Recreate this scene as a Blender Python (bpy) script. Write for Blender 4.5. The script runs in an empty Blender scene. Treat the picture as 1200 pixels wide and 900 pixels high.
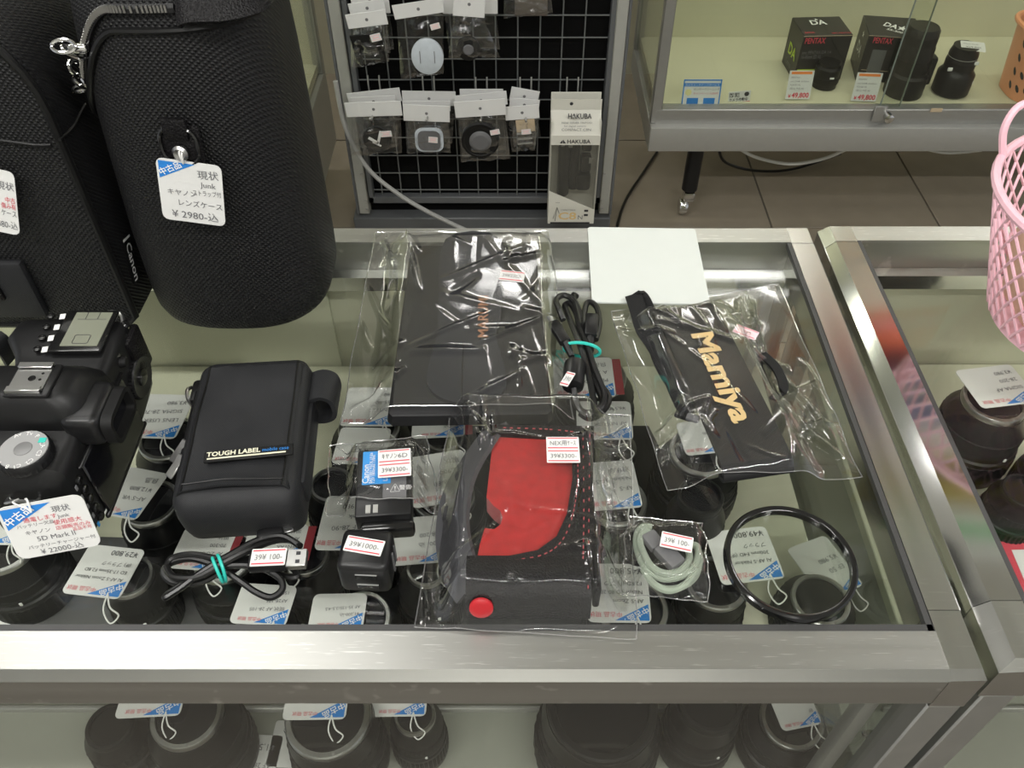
import bpy, bmesh, math, random
from math import sin, cos, pi, radians as R
from mathutils import Vector, Matrix, noise

# ------------------------------------------------------------------ camera, world, lights, exposure
scene = bpy.context.scene
COL = scene.collection
FPX, PITCH, CAMZ = 998.0, R(46.45), 1.37
cam_d = bpy.data.cameras.new('camera'); cam = bpy.data.objects.new('camera', cam_d); COL.objects.link(cam)
cam.location = (0, 0, CAMZ); cam.rotation_euler = (pi/2 - PITCH, 0, 0)
cam_d.sensor_width = 36; cam_d.lens = FPX/1200*36; cam_d.clip_start = .01
scene.camera = cam
scene.view_settings.view_transform = 'Standard'; scene.view_settings.look = 'None'
scene.view_settings.gamma = 1; scene.view_settings.use_curve_mapping = False
scene.view_settings.exposure = 0.0
scene.cycles.transparent_max_bounces = 24
scene.cycles.max_bounces = 8

world = bpy.data.worlds.new('world'); scene.world = world; world.use_nodes = True
world.node_tree.nodes['Background'].inputs[0].default_value = (.95, .97, 1, 1)
world.node_tree.nodes['Background'].inputs[1].default_value = .55

def area(name, loc, sx, sy, power, rot=(0, 0, 0), color=(1, .985, .95)):
    d = bpy.data.lights.new(name, 'AREA'); d.shape = 'RECTANGLE'; d.size = sx; d.size_y = sy
    d.energy = power; d.color = color
    o = bpy.data.objects.new(name, d); COL.objects.link(o); o.location = loc; o.rotation_euler = rot
    return o
CEIL = 2.60
LAMPS = [(-.95, 1.0), (1.75, 2.1), (-1.0, -.55), (.85, -.55), (-1.6, 2.3), (.45, 2.50), (2.0, .4), (-.75, .25), (0, -1.75)]  # unseen fittings; those over rack, camera body and far behind added for brightness, highlights
LAMP_W = [4.5, 14, 23, 23, 12, 1.5, 6, 5.5, 20]
for (lx, ly), pw in zip(LAMPS, LAMP_W):
    area('lamp_light', (lx, ly, CEIL - .095), 1.15, .055, pw)
# unseen area lights under the tops of the two wall showcases, no tubes modelled
area('showcase_light', (1.1, 2.02, 1.72), 1.4, .06, 5, color=(1, .98, .86))
area('showcase_light', (-1.0, 1.95, 1.72), .8, .06, 4, color=(1, .98, .86))

# ------------------------------------------------------------------ pixel helpers (1200 x 900 frame -> points in the room)
def ray(px, py):
    u = (px - 600)/FPX; v = (py - 450)/FPX
    return Vector((u, cos(PITCH) - v*sin(PITCH), -sin(PITCH) - v*cos(PITCH)))
CAMV = Vector((0, 0, CAMZ))
def at_z(px, py, z): d = ray(px, py); return CAMV + d*((z - CAMZ)/d.z)
def at_y(px, py, y): d = ray(px, py); return CAMV + d*(y/d.y)
def at_x(px, py, x): d = ray(px, py); return CAMV + d*(x/d.x)

# ------------------------------------------------------------------ geometry helpers
class Geo:
    def __init__(s): s.v = []; s.f = []
    def add(s, verts, faces, M=None):
        b = len(s.v)
        for p in verts:
            p = Vector(p); s.v.append(M @ p if M is not None else p)
        for f in faces: s.f.append([i + b for i in f])
        return s
    def box(s, c, d, r=0, seg=2, M=None):
        x, y, z = d[0]/2, d[1]/2, d[2]/2
        bm = bmesh.new(); bmesh.ops.create_cube(bm, size=1)
        for v in bm.verts: v.co = Vector((v.co.x*2*x, v.co.y*2*y, v.co.z*2*z))
        if r > 0: bmesh.ops.bevel(bm, geom=bm.edges[:], offset=min(r, x*.98, y*.98, z*.98), segments=seg, profile=.5, affect='EDGES')
        for v in bm.verts: v.co += Vector(c)
        bm.verts.index_update()
        s.add([v.co.copy() for v in bm.verts], [[v.index for v in f.verts] for f in bm.faces], M); bm.free()
        return s
    def lathe(s, prof, seg=32, M=None, rib=0, cap=True):
        vs, fs = [], []
        for (r, z) in prof:
            for i in range(seg):
                a = 2*pi*i/seg; rr = r - (rib if i % 2 else 0)
                vs.append((rr*cos(a), rr*sin(a), z))
        n = len(prof)
        for k in range(n - 1):
            for i in range(seg):
                j = (i + 1) % seg
                fs.append([k*seg + i, k*seg + j, (k + 1)*seg + j, (k + 1)*seg + i])
        if cap:
            fs.append(list(range(seg))[::-1]); fs.append([(n - 1)*seg + i for i in range(seg)])
        return s.add(vs, fs, M)
    def ring(s, R0, r, seg=48, n=10, M=None, sx=1, sy=1):
        return s.tube([(R0*cos(2*pi*i/seg)*sx, R0*sin(2*pi*i/seg)*sy, 0) for i in range(seg)], r, n, True, M)
    def tube(s, pts, r, n=8, closed=False, M=None, flat=1):
        pts = [Vector(p) for p in pts]; N = len(pts); vs, fs = [], []
        prev = None
        for i, p in enumerate(pts):
            a = pts[(i - 1) % N] if (closed or i > 0) else p
            b = pts[(i + 1) % N] if (closed or i < N - 1) else p
            t = (b - a).normalized()
            if prev is None:
                up = Vector((0, 0, 1)) if abs(t.z) < .9 else Vector((1, 0, 0))
                prev = (up - t*up.dot(t)).normalized()
            else:
                q = prev - t*prev.dot(t)
                if q.length > 1e-6: prev = q.normalized()
            bn = t.cross(prev)
            rr = r[i] if isinstance(r, (list, tuple)) else r
            for k in range(n):
                an = 2*pi*k/n
                vs.append(p + prev*(cos(an)*rr*flat) + bn*(sin(an)*rr))
        for i in range(N if closed else N - 1):
            for k in range(n):
                j = (i + 1) % N; m = (k + 1) % n
                fs.append([i*n + k, i*n + m, j*n + m, j*n + k])
        if not closed:
            fs.append(list(range(n))[::-1]); fs.append([(N - 1)*n + k for k in range(n)])
        return s.add(vs, fs, M)
    def prism(s, poly, z0, z1, M=None):
        n = len(poly)
        vs = [(x, y, z0) for x, y in poly] + [(x, y, z1) for x, y in poly]
        fs = [list(range(n))[::-1], [n + i for i in range(n)]]
        for i in range(n): fs.append([i, (i + 1) % n, n + (i + 1) % n, n + i])
        return s.add(vs, fs, M)
    def loft(s, loops, cap=True, M=None, closed=True):
        n = len(loops[0]); vs = [p for l in loops for p in l]; fs = []
        for k in range(len(loops) - 1):
            for i in range(n if closed else n - 1):
                j = (i + 1) % n
                fs.append([k*n + i, k*n + j, (k + 1)*n + j, (k + 1)*n + i])
        if cap and closed:
            fs.append(list(range(n))[::-1]); fs.append([(len(loops) - 1)*n + i for i in range(n)])
        return s.add(vs, fs, M)
    def ribbon(s, pts, w, th, wdir, M=None):
        """a strap: centre line pts, width w along wdir, thickness th"""
        loops = []; N = len(pts); pts = [Vector(p) for p in pts]; wd0 = Vector(wdir)
        for i, p in enumerate(pts):
            t = (pts[min(i + 1, N - 1)] - pts[max(i - 1, 0)]).normalized()
            wd = (wd0 - t*wd0.dot(t)).normalized(); nn = t.cross(wd)
            loops.append([p - wd*w/2 - nn*th/2, p + wd*w/2 - nn*th/2, p + wd*w/2 + nn*th/2, p - wd*w/2 + nn*th/2])
        return s.loft(loops, True, M)

def spline(pts, n=6, closed=False):
    P = [Vector(p) for p in pts]; N = len(P); out = []
    for i in range(N if closed else N - 1):
        p0 = P[(i - 1) % N] if closed or i > 0 else P[i]
        p1 = P[i]; p2 = P[(i + 1) % N]
        p3 = P[(i + 2) % N] if closed or i < N - 2 else p2
        for k in range(n):
            t = k/n
            out.append(.5*((2*p1) + (p2 - p0)*t + (2*p0 - 5*p1 + 4*p2 - p3)*t*t + (3*p1 - p0 - 3*p2 + p3)*t**3))
    if not closed: out.append(P[-1])
    return out

def rrect(w, h, r, n=4):
    o = []
    for cx, cy, a0 in ((w/2 - r, h/2 - r, 0), (-w/2 + r, h/2 - r, pi/2), (-w/2 + r, -h/2 + r, pi), (w/2 - r, -h/2 + r, 1.5*pi)):
        for k in range(n + 1):
            a = a0 + pi/2*k/n; o.append((cx + r*cos(a), cy + r*sin(a)))
    return o

def sup(ax, ay, n=40, e=3.0):
    o = []
    for i in range(n):
        a = 2*pi*i/n; c, s_ = cos(a), sin(a)
        o.append((ax*math.copysign(abs(c)**(2/e), c), ay*math.copysign(abs(s_)**(2/e), s_)))
    return o

# ------------------------------------------------------------------ objects
def rootmat(o):
    while o.parent: o = o.parent
    return o.matrix_basis.copy()
def obj(name, geo, mat, parent=None, world=True, angle=38, kind=None, label=None):
    """one mesh object; world=True: the vertices are given in room coordinates"""
    vs = geo.v
    if parent is not None and world:
        inv = rootmat(parent).inverted(); vs = [inv @ p for p in vs]
    me = bpy.data.meshes.new(name); me.from_pydata([tuple(p) for p in vs], [], geo.f); me.update()
    if angle:
        me.polygons.foreach_set('use_smooth', [True]*len(me.polygons)); me.set_sharp_from_angle(angle=R(angle))
    me.materials.append(mat)
    o = bpy.data.objects.new(name, me); COL.objects.link(o)
    if parent is not None: o.parent = parent
    if kind: o['kind'] = kind
    if label: o['label'] = label
    return o
def single(name, geo, mat, label, cat, group=None, angle=38):
    """a thing that is one mesh: origin moved to its base centre"""
    xs = [p.x for p in geo.v]; ys = [p.y for p in geo.v]; zs = [p.z for p in geo.v]
    c = Vector(((min(xs) + max(xs))/2, (min(ys) + max(ys))/2, min(zs)))
    geo.v = [p - c for p in geo.v]
    o = obj(name, geo, mat, None, angle=angle); o.location = c
    o['label'] = label; o['category'] = cat
    if group: o['group'] = group
    return o
def thing(name, label, cat, loc=(0, 0, 0), rz=0, group=None):
    o = bpy.data.objects.new(name, None); COL.objects.link(o); o.empty_display_size = .02
    o.location = loc; o.rotation_euler = (0, 0, rz); o.matrix_basis = Matrix.Translation(Vector(loc)) @ Matrix.Rotation(rz, 4, 'Z')
    o['label'] = label; o['category'] = cat
    if group: o['group'] = group
    return o
def struct(name, loc=None, geo=None, mat=None, angle=38):
    if geo is None:
        o = bpy.data.objects.new(name, None); COL.objects.link(o); o.location = loc or (0, 0, 0)
        o.matrix_basis = Matrix.Translation(Vector(loc or (0, 0, 0)))
    else: o = obj(name, geo, mat, angle=angle)
    o['kind'] = 'structure'
    return o

# ------------------------------------------------------------------ materials
MATS = {}
def nodes(name):
    m = bpy.data.materials.new(name); m.use_nodes = True; nt = m.node_tree
    return m, nt, nt.nodes, nt.links
def mat(name, col, rough=.5, metal=0, spec=.5, var=.06, vscale=60, bump=0, bscale=400, weave=0, wscale=900, leather=0, lscale=700,
        aniso=None, coat=0, emit=0, trans=0, sheen=0, rvar=0, scratch=0):
    if name in MATS: return MATS[name]
    m, nt, N, L = nodes(name); b = N['Principled BSDF']
    b.inputs['Roughness'].default_value = rough; b.inputs['Metallic'].default_value = metal
    b.inputs['Specular IOR Level'].default_value = spec; b.inputs['Coat Weight'].default_value = coat
    b.inputs['Sheen Weight'].default_value = sheen
    tc = N.new('ShaderNodeTexCoord'); mp = N.new('ShaderNodeMapping'); L.new(tc.outputs['Object'], mp.inputs[0])
    if aniso: mp.inputs['Scale'].default_value = aniso
    nz = N.new('ShaderNodeTexNoise'); nz.inputs['Scale'].default_value = vscale; nz.inputs['Detail'].default_value = 4
    L.new(mp.outputs[0], nz.inputs['Vector'])
    mx = N.new('ShaderNodeMix'); mx.data_type = 'RGBA'
    c1 = [max(0, c*(1 - var)) for c in col[:3]] + [1]; c2 = [min(1, c*(1 + var)) for c in col[:3]] + [1]
    mx.inputs[6].default_value = c1; mx.inputs[7].default_value = c2
    L.new(nz.outputs[0], mx.inputs[0]); L.new(mx.outputs[2], b.inputs['Base Color'])
    if rvar:
        mr = N.new('ShaderNodeMapRange'); mr.inputs[3].default_value = max(.02, rough - rvar); mr.inputs[4].default_value = rough + rvar
        L.new(nz.outputs[0], mr.inputs[0]); L.new(mr.outputs[0], b.inputs['Roughness'])
    if scratch:      # fine handling scratches in two directions
        last = mx.outputs[2]
        for ang, sc in ((.5, (40, 900, 40)), (-.75, (60, 1300, 60))):
            ms = N.new('ShaderNodeMapping'); ms.inputs['Rotation'].default_value = (0, 0, ang); ms.inputs['Scale'].default_value = sc
            L.new(tc.outputs['Object'], ms.inputs[0])
            ns = N.new('ShaderNodeTexNoise'); ns.inputs['Scale'].default_value = 1; ns.inputs['Detail'].default_value = 2; L.new(ms.outputs[0], ns.inputs['Vector'])
            rs_ = N.new('ShaderNodeMapRange'); rs_.inputs[1].default_value = .66; rs_.inputs[2].default_value = .74; rs_.inputs[4].default_value = .55*scratch
            L.new(ns.outputs[0], rs_.inputs[0])
            m3 = N.new('ShaderNodeMix'); m3.data_type = 'RGBA'; m3.inputs[7].default_value = (.92, .92, .90, 1)
            L.new(rs_.outputs[0], m3.inputs[0]); L.new(last, m3.inputs[6]); last = m3.outputs[2]
        L.new(last, b.inputs['Base Color'])
    h = None
    if bump:
        n2 = N.new('ShaderNodeTexNoise'); n2.inputs['Scale'].default_value = bscale; n2.inputs['Detail'].default_value = 3
        L.new(mp.outputs[0], n2.inputs['Vector']); h = (n2.outputs[0], bump)
    if leather:
        v = N.new('ShaderNodeTexVoronoi'); v.inputs['Scale'].default_value = lscale; v.feature = 'SMOOTH_F1'
        L.new(tc.outputs['Object'], v.inputs['Vector']); h = (v.outputs['Distance'], leather)
    if weave:
        w1 = N.new('ShaderNodeTexWave'); w1.inputs['Scale'].default_value = wscale/20; w1.bands_direction = 'DIAGONAL'; w1.inputs['Distortion'].default_value = .3
        w2 = N.new('ShaderNodeTexWave'); w2.inputs['Scale'].default_value = wscale/20; w2.bands_direction = 'DIAGONAL'; w2.inputs['Distortion'].default_value = .3
        L.new(tc.outputs['Object'], w1.inputs['Vector']); mw = N.new('ShaderNodeMapping'); mw.inputs['Scale'].default_value = (-1, 1, 1); L.new(tc.outputs['Object'], mw.inputs[0]); L.new(mw.outputs[0], w2.inputs['Vector'])
        mm = N.new('ShaderNodeMath'); mm.operation = 'MULTIPLY'; L.new(w1.outputs['Fac'], mm.inputs[0]); L.new(w2.outputs['Fac'], mm.inputs[1])
        h = (mm.outputs[0], weave)
    if h:
        bp = N.new('ShaderNodeBump'); bp.inputs['Strength'].default_value = h[1]; bp.inputs['Distance'].default_value = .0008
        L.new(h[0], bp.inputs['Height']); L.new(bp.outputs[0], b.inputs['Normal'])
    if emit:
        b.inputs['Emission Color'].default_value = list(col[:3]) + [1]; b.inputs['Emission Strength'].default_value = emit
    MATS[name] = m
    return m
def clear(name, tint, rough, f0, haze=0, power=5, hcol=(.9, .9, .9), bump=0, bscale=80, f1=1.0):
    """thin clear sheet: see-through, with a Schlick reflection and an optional milky part"""
    m, nt, N, L = nodes(name); out = N['Material Output']; N.remove(N['Principled BSDF'])
    tr = N.new('ShaderNodeBsdfTransparent'); tr.inputs[0].default_value = list(tint) + [1]
    gl = N.new('ShaderNodeBsdfGlossy'); gl.inputs['Roughness'].default_value = rough
    lw = N.new('ShaderNodeLayerWeight'); lw.inputs[0].default_value = .5
    pw = N.new('ShaderNodeMath'); pw.operation = 'POWER'; pw.inputs[1].default_value = power; L.new(lw.outputs['Facing'], pw.inputs[0])
    mr = N.new('ShaderNodeMapRange'); mr.inputs[3].default_value = f0; mr.inputs[4].default_value = f1; L.new(pw.outputs[0], mr.inputs[0])
    base = tr.outputs[0]
    if haze:
        df = N.new('ShaderNodeBsdfDiffuse'); df.inputs[0].default_value = list(hcol) + [1]
        m1 = N.new('ShaderNodeMixShader'); m1.inputs[0].default_value = haze
        L.new(tr.outputs[0], m1.inputs[1]); L.new(df.outputs[0], m1.inputs[2]); base = m1.outputs[0]
    if bump:
        tc = N.new('ShaderNodeTexCoord'); n2 = N.new('ShaderNodeTexNoise'); n2.inputs['Scale'].default_value = bscale
        L.new(tc.outputs['Object'], n2.inputs['Vector'])
        bp = N.new('ShaderNodeBump'); bp.inputs['Strength'].default_value = bump; bp.inputs['Distance'].default_value = .004
        L.new(n2.outputs[0], bp.inputs['Height']); L.new(bp.outputs[0], gl.inputs['Normal']); L.new(bp.outputs[0], lw.inputs['Normal'])
    m2 = N.new('ShaderNodeMixShader'); L.new(mr.outputs[0], m2.inputs[0]); L.new(base, m2.inputs[1]); L.new(gl.outputs[0], m2.inputs[2])
    L.new(m2.outputs[0], out.inputs['Surface'])
    MATS[name] = m
    return m

STEEL = mat('brushed_stainless', (.50, .50, .48), .36, 1, var=.14, vscale=3, bump=.010, bscale=40, aniso=(1, 30, 30), rvar=.08, scratch=1)
STEELY = mat('brushed_stainless_side', (.62, .62, .60), .20, 1, var=.12, vscale=3, bump=.008, bscale=40, aniso=(30, 1, 30), rvar=.05, scratch=.6)
CHROME = mat('polished_chrome', (.66, .66, .65), .09, 1, var=.04, vscale=20, bump=.004, bscale=60)
DULL = mat('dull_aluminium', (.42, .42, .40), .42, .85, var=.08, vscale=50)
SILVER = mat('lens_silver', (.50, .50, .49), .28, 1, var=.05)
RUBBER = mat('black_gasket', (.045, .045, .045), .45)
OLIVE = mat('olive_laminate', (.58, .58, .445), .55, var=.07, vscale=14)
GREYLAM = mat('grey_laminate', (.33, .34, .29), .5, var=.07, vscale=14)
CREAM = mat('cream_laminate', (.60, .58, .42), .5, var=.05, vscale=6)
DARKSHEET = mat('dark_grey_sheet', (.075, .075, .075), .6, var=.15, vscale=20)
BLACKPL = mat('black_plastic', (.0075, .0075, .0078), .40, spec=.32, bump=.05, bscale=900)
BLACKGL = mat('black_gloss', (.008, .008, .008), .12, spec=.6)
BLACKSAT = mat('black_satin', (.0085, .0085, .009), .33, spec=.38, var=.1)
LENSBLK = mat('lens_barrel_black', (.006, .006, .0065), .38, spec=.3, var=.2, vscale=30)
RIBBLK = mat('ribbed_black_rubber', (.006, .006, .006), .6, spec=.25)
WEAVE = mat('black_weave_nylon', (.008, .008, .0085), .5, weave=.8, wscale=3400, spec=.30)
NYLON = mat('black_nylon', (.013, .0135, .015), .5, weave=.25, wscale=9000, spec=.32, var=.2, vscale=40)
PIPING = mat('black_piping', (.006, .006, .006), .35, spec=.3)
LEATHER = mat('black_leather', (.006, .0055, .006), .38, spec=.16, leather=.8, lscale=900)
FELT = mat('black_felt', (.004, .004, .004), .85, spec=.1)
SUEDE = mat('red_suede', (.34, .014, .013), .8, spec=.2, var=.35, vscale=160, sheen=.3, bump=.3, bscale=700)
REDPL = mat('red_plastic', (.42, .012, .018), .4)
PAPER = mat('white_paper', (.70, .70, .68), .6, var=.02)
CARD = mat('white_card', (.72, .72, .71), .45, var=.02)
BLUE = mat('blue_print', (.02, .21, .62), .5, var=.04)
LBLUE = mat('light_blue_print', (.03, .30, .72), .45, var=.04)
INK = mat('black_ink', (.03, .03, .035), .6)
PENCIL = mat('grey_pen', (.13, .13, .14), .6)
REDINK = mat('red_ink', (.62, .06, .09), .6)
PINKINK = mat('pink_print', (.85, .55, .56), .6)
WHITEINK = mat('white_print', (.85, .85, .83), .5)
GREYINK = mat('grey_print', (.17, .17, .175), .5)
GOLD = mat('gold_print', (.72, .52, .24), .4, var=.05)
COPPER = mat('copper_print', (.45, .22, .12), .4, metal=.3)
TEAL = mat('teal_rubber', (.03, .50, .42), .4)
CABLE = mat('black_cable', (.007, .007, .007), .30, spec=.45)
GREYCABLE = mat('grey_cable', (.36, .36, .35), .45)
WHITECABLE = mat('white_cable', (.62, .62, .58), .45)
STRING = mat('white_string', (.75, .75, .72), .7)
RACKLIGHT = mat('light_grey_paint', (.36, .36, .33), .45)
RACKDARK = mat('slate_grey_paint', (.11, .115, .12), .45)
WIRE = mat('grey_wire', (.20, .21, .21), .4, metal=.4)
ALU = mat('anodised_aluminium', (.36, .36, .345), .38, .6, var=.05)
ALUL = mat('light_aluminium', (.42, .42, .40), .42, .5, var=.04)
ORANGE = mat('salmon_plastic', (.80, .34, .17), .4, var=.03)
PINK = mat('pink_plastic', (.86, .52, .60), .4, var=.03)
BEIGE = mat('beige_paper', (.76, .56, .40), .7, var=.06, vscale=20)
TILE = mat('vinyl_floor_tile', (.25, .215, .165), .38, var=.16, vscale=12, spec=.4)
JOINT = mat('tile_joint', (.13, .115, .095), .8)
WALLM = mat('cream_wall', (.60, .58, .46), .8, var=.03, vscale=5)
CEILM = mat('white_ceiling', (.84, .84, .80), .8, var=.03)
CORD = mat('sage_cord', (.36, .42, .33), .7, weave=.9, wscale=9000)
GREYPL = mat('grey_plastic', (.13, .13, .135), .5)
DARKGLS = mat('dark_glass', (.006, .006, .008), .06, spec=.8)
LCDM = mat('lcd_grey_green', (.20, .21, .16), .25, var=.04)
SHEET = mat('milky_plastic_sheet', (.60, .63, .60), .35, var=.02)
TUBE_E = mat('fluorescent_tube', (1, .985, .95), .5, emit=7)
BROWNPL = mat('brown_grey_cloth', (.10, .085, .07), .7)
TAN = mat('tan_card', (.50, .40, .27), .7)
LIME = mat('lime_print', (.45, .62, .05), .5)
BLKCARD = mat('black_carton', (.022, .020, .020), .4, var=.1)
GLASS = clear('clear_glass', (.955, .965, .95), .02, .026)
TGLASS = clear('showcase_glass', (.93, .95, .92), .02, .045)
FILM = clear('cellophane', (.97, .97, .97), .07, .038, haze=.006, power=1.8, f1=1)
FILMH = clear('cellophane_hazy', (.97, .97, .97), .11, .045, haze=.015, power=1.5, f1=1)
SEAL = clear('film_edge', (.85, .85, .85), .12, .35, haze=.18, power=1.5)
CLEARPL = clear('clear_plastic', (.72, .76, .80), .2, .12, haze=.45, hcol=(.75, .80, .86))
WINDOW = clear('grey_window_film', (.80, .80, .77), .12, .08, haze=.07, hcol=(.55, .55, .50))

# ------------------------------------------------------------------ lettering
_tc = {}
def text_flat(s, bold=0, shear=0):
    k = (s, bold, shear)
    if k in _tc: return _tc[k]
    cu = bpy.data.curves.new('t', 'FONT'); cu.body = s; cu.size = 1; cu.resolution_u = 2; cu.offset = bold; cu.shear = shear
    o = bpy.data.objects.new('t', cu); COL.objects.link(o)
    dg = bpy.context.evaluated_depsgraph_get(); me = o.evaluated_get(dg).to_mesh()
    vs = [v.co.copy() for v in me.vertices]; fs = [list(p.vertices) for p in me.polygons]
    o.evaluated_get(dg).to_mesh_clear(); bpy.data.objects.remove(o); bpy.data.curves.remove(cu)
    w = max([v.x for v in vs], default=0)
    _tc[k] = (vs, fs, w)
    return _tc[k]
def lettering(parent, m, M, items, name='lettering', lift=.00035, bold=0, shear=0):
    """items: (string, x, y, size, [rotation, width]) on the card frame M (x right, y up, z out)"""
    g = Geo()
    for it in items:
        s_, x, y, sz = it[:4]; rot = it[4] if len(it) > 4 else 0
        vs, fs, w = text_flat(s_, bold, shear)
        if not vs: continue
        sx = sz
        if len(it) > 5 and it[5]: sx = it[5]/max(w, 1e-3)
        T = M @ Matrix.Translation((x, y, lift)) @ Matrix.Rotation(rot, 4, 'Z') @ Matrix.Diagonal((sx, sz, 1, 1))
        g.add(vs, fs, T)
    return obj(name, g, m, parent, angle=0)
def frame(c, xd, yd):
    x = Vector(xd).normalized(); y = Vector(yd); y = (y - x*y.dot(x)).normalized(); z = x.cross(y)
    M = Matrix.Identity(4)
    for i in range(3): M[i][0] = x[i]; M[i][1] = y[i]; M[i][2] = z[i]; M[i][3] = c[i]
    return M
def frame3(TL, TR, BL):
    xd = TR - TL; yd = TL - BL; c = (TR + BL)/2
    M = frame(c, xd, yd); h = abs(yd.dot(Vector((M[0][1], M[1][1], M[2][1]))))
    return M, xd.length, h
def framez(TL, TR, BL, z, z2=None):
    return frame3(at_z(*TL, z), at_z(*TR, z), at_z(*BL, z if z2 is None else z2))
def framey(TL, TR, BL, y):
    return frame3(at_y(*TL, y), at_y(*TR, y), at_y(*BL, y))
def rot_frame(c, deg, tilt=0):
    return Matrix.Translation(Vector(c)) @ Matrix.Rotation(R(deg), 4, 'Z') @ Matrix.Rotation(R(tilt), 4, 'X')
def card_geo(M, w, h, th=.0006, r=.003):
    return Geo().prism(rrect(w, h, min(r, w*.45, h*.45), 3), -th, 0, M)
def bars(M, items, th=.0003):
    g = Geo()
    for x, y, w, h in items: g.box((x, y, th/2), (w, h, th), M=M)
    return g

def price_sticker(parent, M, w, h, lines=('39¥1,000-',), ink=PENCIL, paper=PAPER):
    """small white sticker with red rules"""
    s = obj('price_sticker', card_geo(M, w, h, .0003, .0006), paper, parent, angle=0)
    n = len(lines); g = Geo(); it = []
    hh = h/n
    for i, t in enumerate(lines):
        y0 = h/2 - hh*(i + .5)
        g.add(*_b(0, y0 + hh*.38, w*.92, hh*.07), M); g.add(*_b(0, y0 - hh*.38, w*.92, hh*.07), M)
        it.append((t, -w*.40, y0 - hh*.17, hh*.46, 0, w*.80))
    obj('red_rule', g, REDINK, s, angle=0)
    lettering(s, ink, M, it)
    return s
def _b(x, y, w, h, z=.0003):
    return [(x - w/2, y - h/2, z), (x + w/2, y - h/2, z), (x + w/2, y + h/2, z), (x - w/2, y + h/2, z)], [[0, 1, 2, 3]]

def hang_tag(parent, M, w, h, black=(), red=(), strip=False, blue=True, corner=.42, string=None, r=.004, inkm=PENCIL, bold=0):
    """white stock tag with a blue second-hand corner, writing and a string loop"""
    t = obj('price_tag', card_geo(M, w, h, .0006, r), PAPER, parent, angle=0)
    if blue:
        c = corner*w; e = r*.35
        tri = [(-w/2 + e, h/2 - e), (-w/2 + e, h/2 - c*.78), (-w/2 + c*1.35, h/2 - e)]
        obj('blue_corner', Geo().add([(x, y, .0002) for x, y in tri], [[0, 1, 2]], M), BLUE, t, angle=0)
        an = math.atan2(c*.78, c*1.35)
        lettering(t, WHITEINK, M, [('中古品', -w/2 + c*.14, h/2 - c*.66, c*.30, an)], lift=.0005, bold=.015)
    if strip:
        obj('red_strip', Geo().add(*_b(-w/2 - w*.07, 0, w*.14, h*.9, -.0001), M), mat('maroon_print', (.28, .03, .04), .5), t, angle=0)
    def fit(L_): return [(s_, x*w, y*h, sz*h, R(a), min((.47 - x)*w, text_flat(s_, 0, 0)[2]*sz*h)) for s_, x, y, sz, a in L_]
    if black: lettering(t, inkm, M, fit(black), bold=bold)
    if red: lettering(t, REDINK, M, fit(red))
    if string:
        obj('string', Geo().tube(spline(string, 5), .0006, 5), STRING, t)
    return t

# ------------------------------------------------------------------ clear film bags
def film_geo(quad, z0, hf, seed, n=52, ridges=22, amp=.0035, wob=.0012, base=.0008, edge=.04, core=.24):
    """quad TL TR BR BL in room XY; hf(x, y): height of what lies inside"""
    rnd = random.Random(seed); q = [Vector((p[0], p[1])) for p in quad]
    rs = []
    def fold(a, b, am, w): rs.append((a, b, am, w, (b - a).length_squared))
    for cx in (0, 1):          # folds fanning from the corners of the content to the corners of the bag
        for cy in (0, 1):
            for k in range(4):
                s0 = Vector((abs(cx - core - rnd.uniform(-.04, .10)), abs(cy - core - rnd.uniform(-.04, .10))))
                e0 = Vector((abs(cx - rnd.uniform(-.02, .28)), abs(cy - rnd.uniform(-.02, .28))))
                fold(s0, e0, rnd.uniform(.5, 1)*amp, rnd.uniform(.012, .024))
    for i in range(ridges):
        c = Vector((rnd.random(), rnd.random())); a = rnd.choice((.3, 1.2, 1.57, 1.9, 2.8)) + rnd.uniform(-.35, .35)
        l = rnd.uniform(.15, .55); d = Vector((cos(a), sin(a)))*l
        fold(c - d/2, c + d/2, rnd.uniform(.25, .8)*amp*rnd.choice((1, 1, -.5)), rnd.uniform(.010, .030))
    vs = []
    for j in range(n + 1):
        for i in range(n + 1):
            u, v = i/n, j/n
            p = (q[0]*(1 - u) + q[1]*u)*(1 - v) + (q[3]*(1 - u) + q[2]*u)*v
            ed = min(u, v, 1 - u, 1 - v)
            k = min(1, ed/edge)
            z = base + hf(p.x, p.y)
            P = Vector((u, v)); ex = 0
            for a_, b_, am, w, l2 in rs:
                ab = b_ - a_; t = max(0, min(1, (P - a_).dot(ab)/l2))
                dd = (P - (a_ + ab*t)).length
                if dd < w: ex += am*(1 - dd/w)*sin(pi*t)**.5*k
            if hf(p.x, p.y) > .010: ex *= .35
            z += max(ex, -.0006)
            z += wob*max(-.4, noise.noise(Vector((u*4 + seed, v*4, 0))))*(.2 + .8*k)
            wx = .0022*noise.noise(Vector((u*5, v*5, seed + 9))); wy = .0022*noise.noise(Vector((u*5, v*5, seed + 19)))
            vs.append((p.x + wx, p.y + wy, z0 + max(.0005, z)))
    fs = [[j*(n + 1) + i, j*(n + 1) + i + 1, (j + 1)*(n + 1) + i + 1, (j + 1)*(n + 1) + i] for j in range(n) for i in range(n)]
    return Geo().add(vs, fs)
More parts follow.
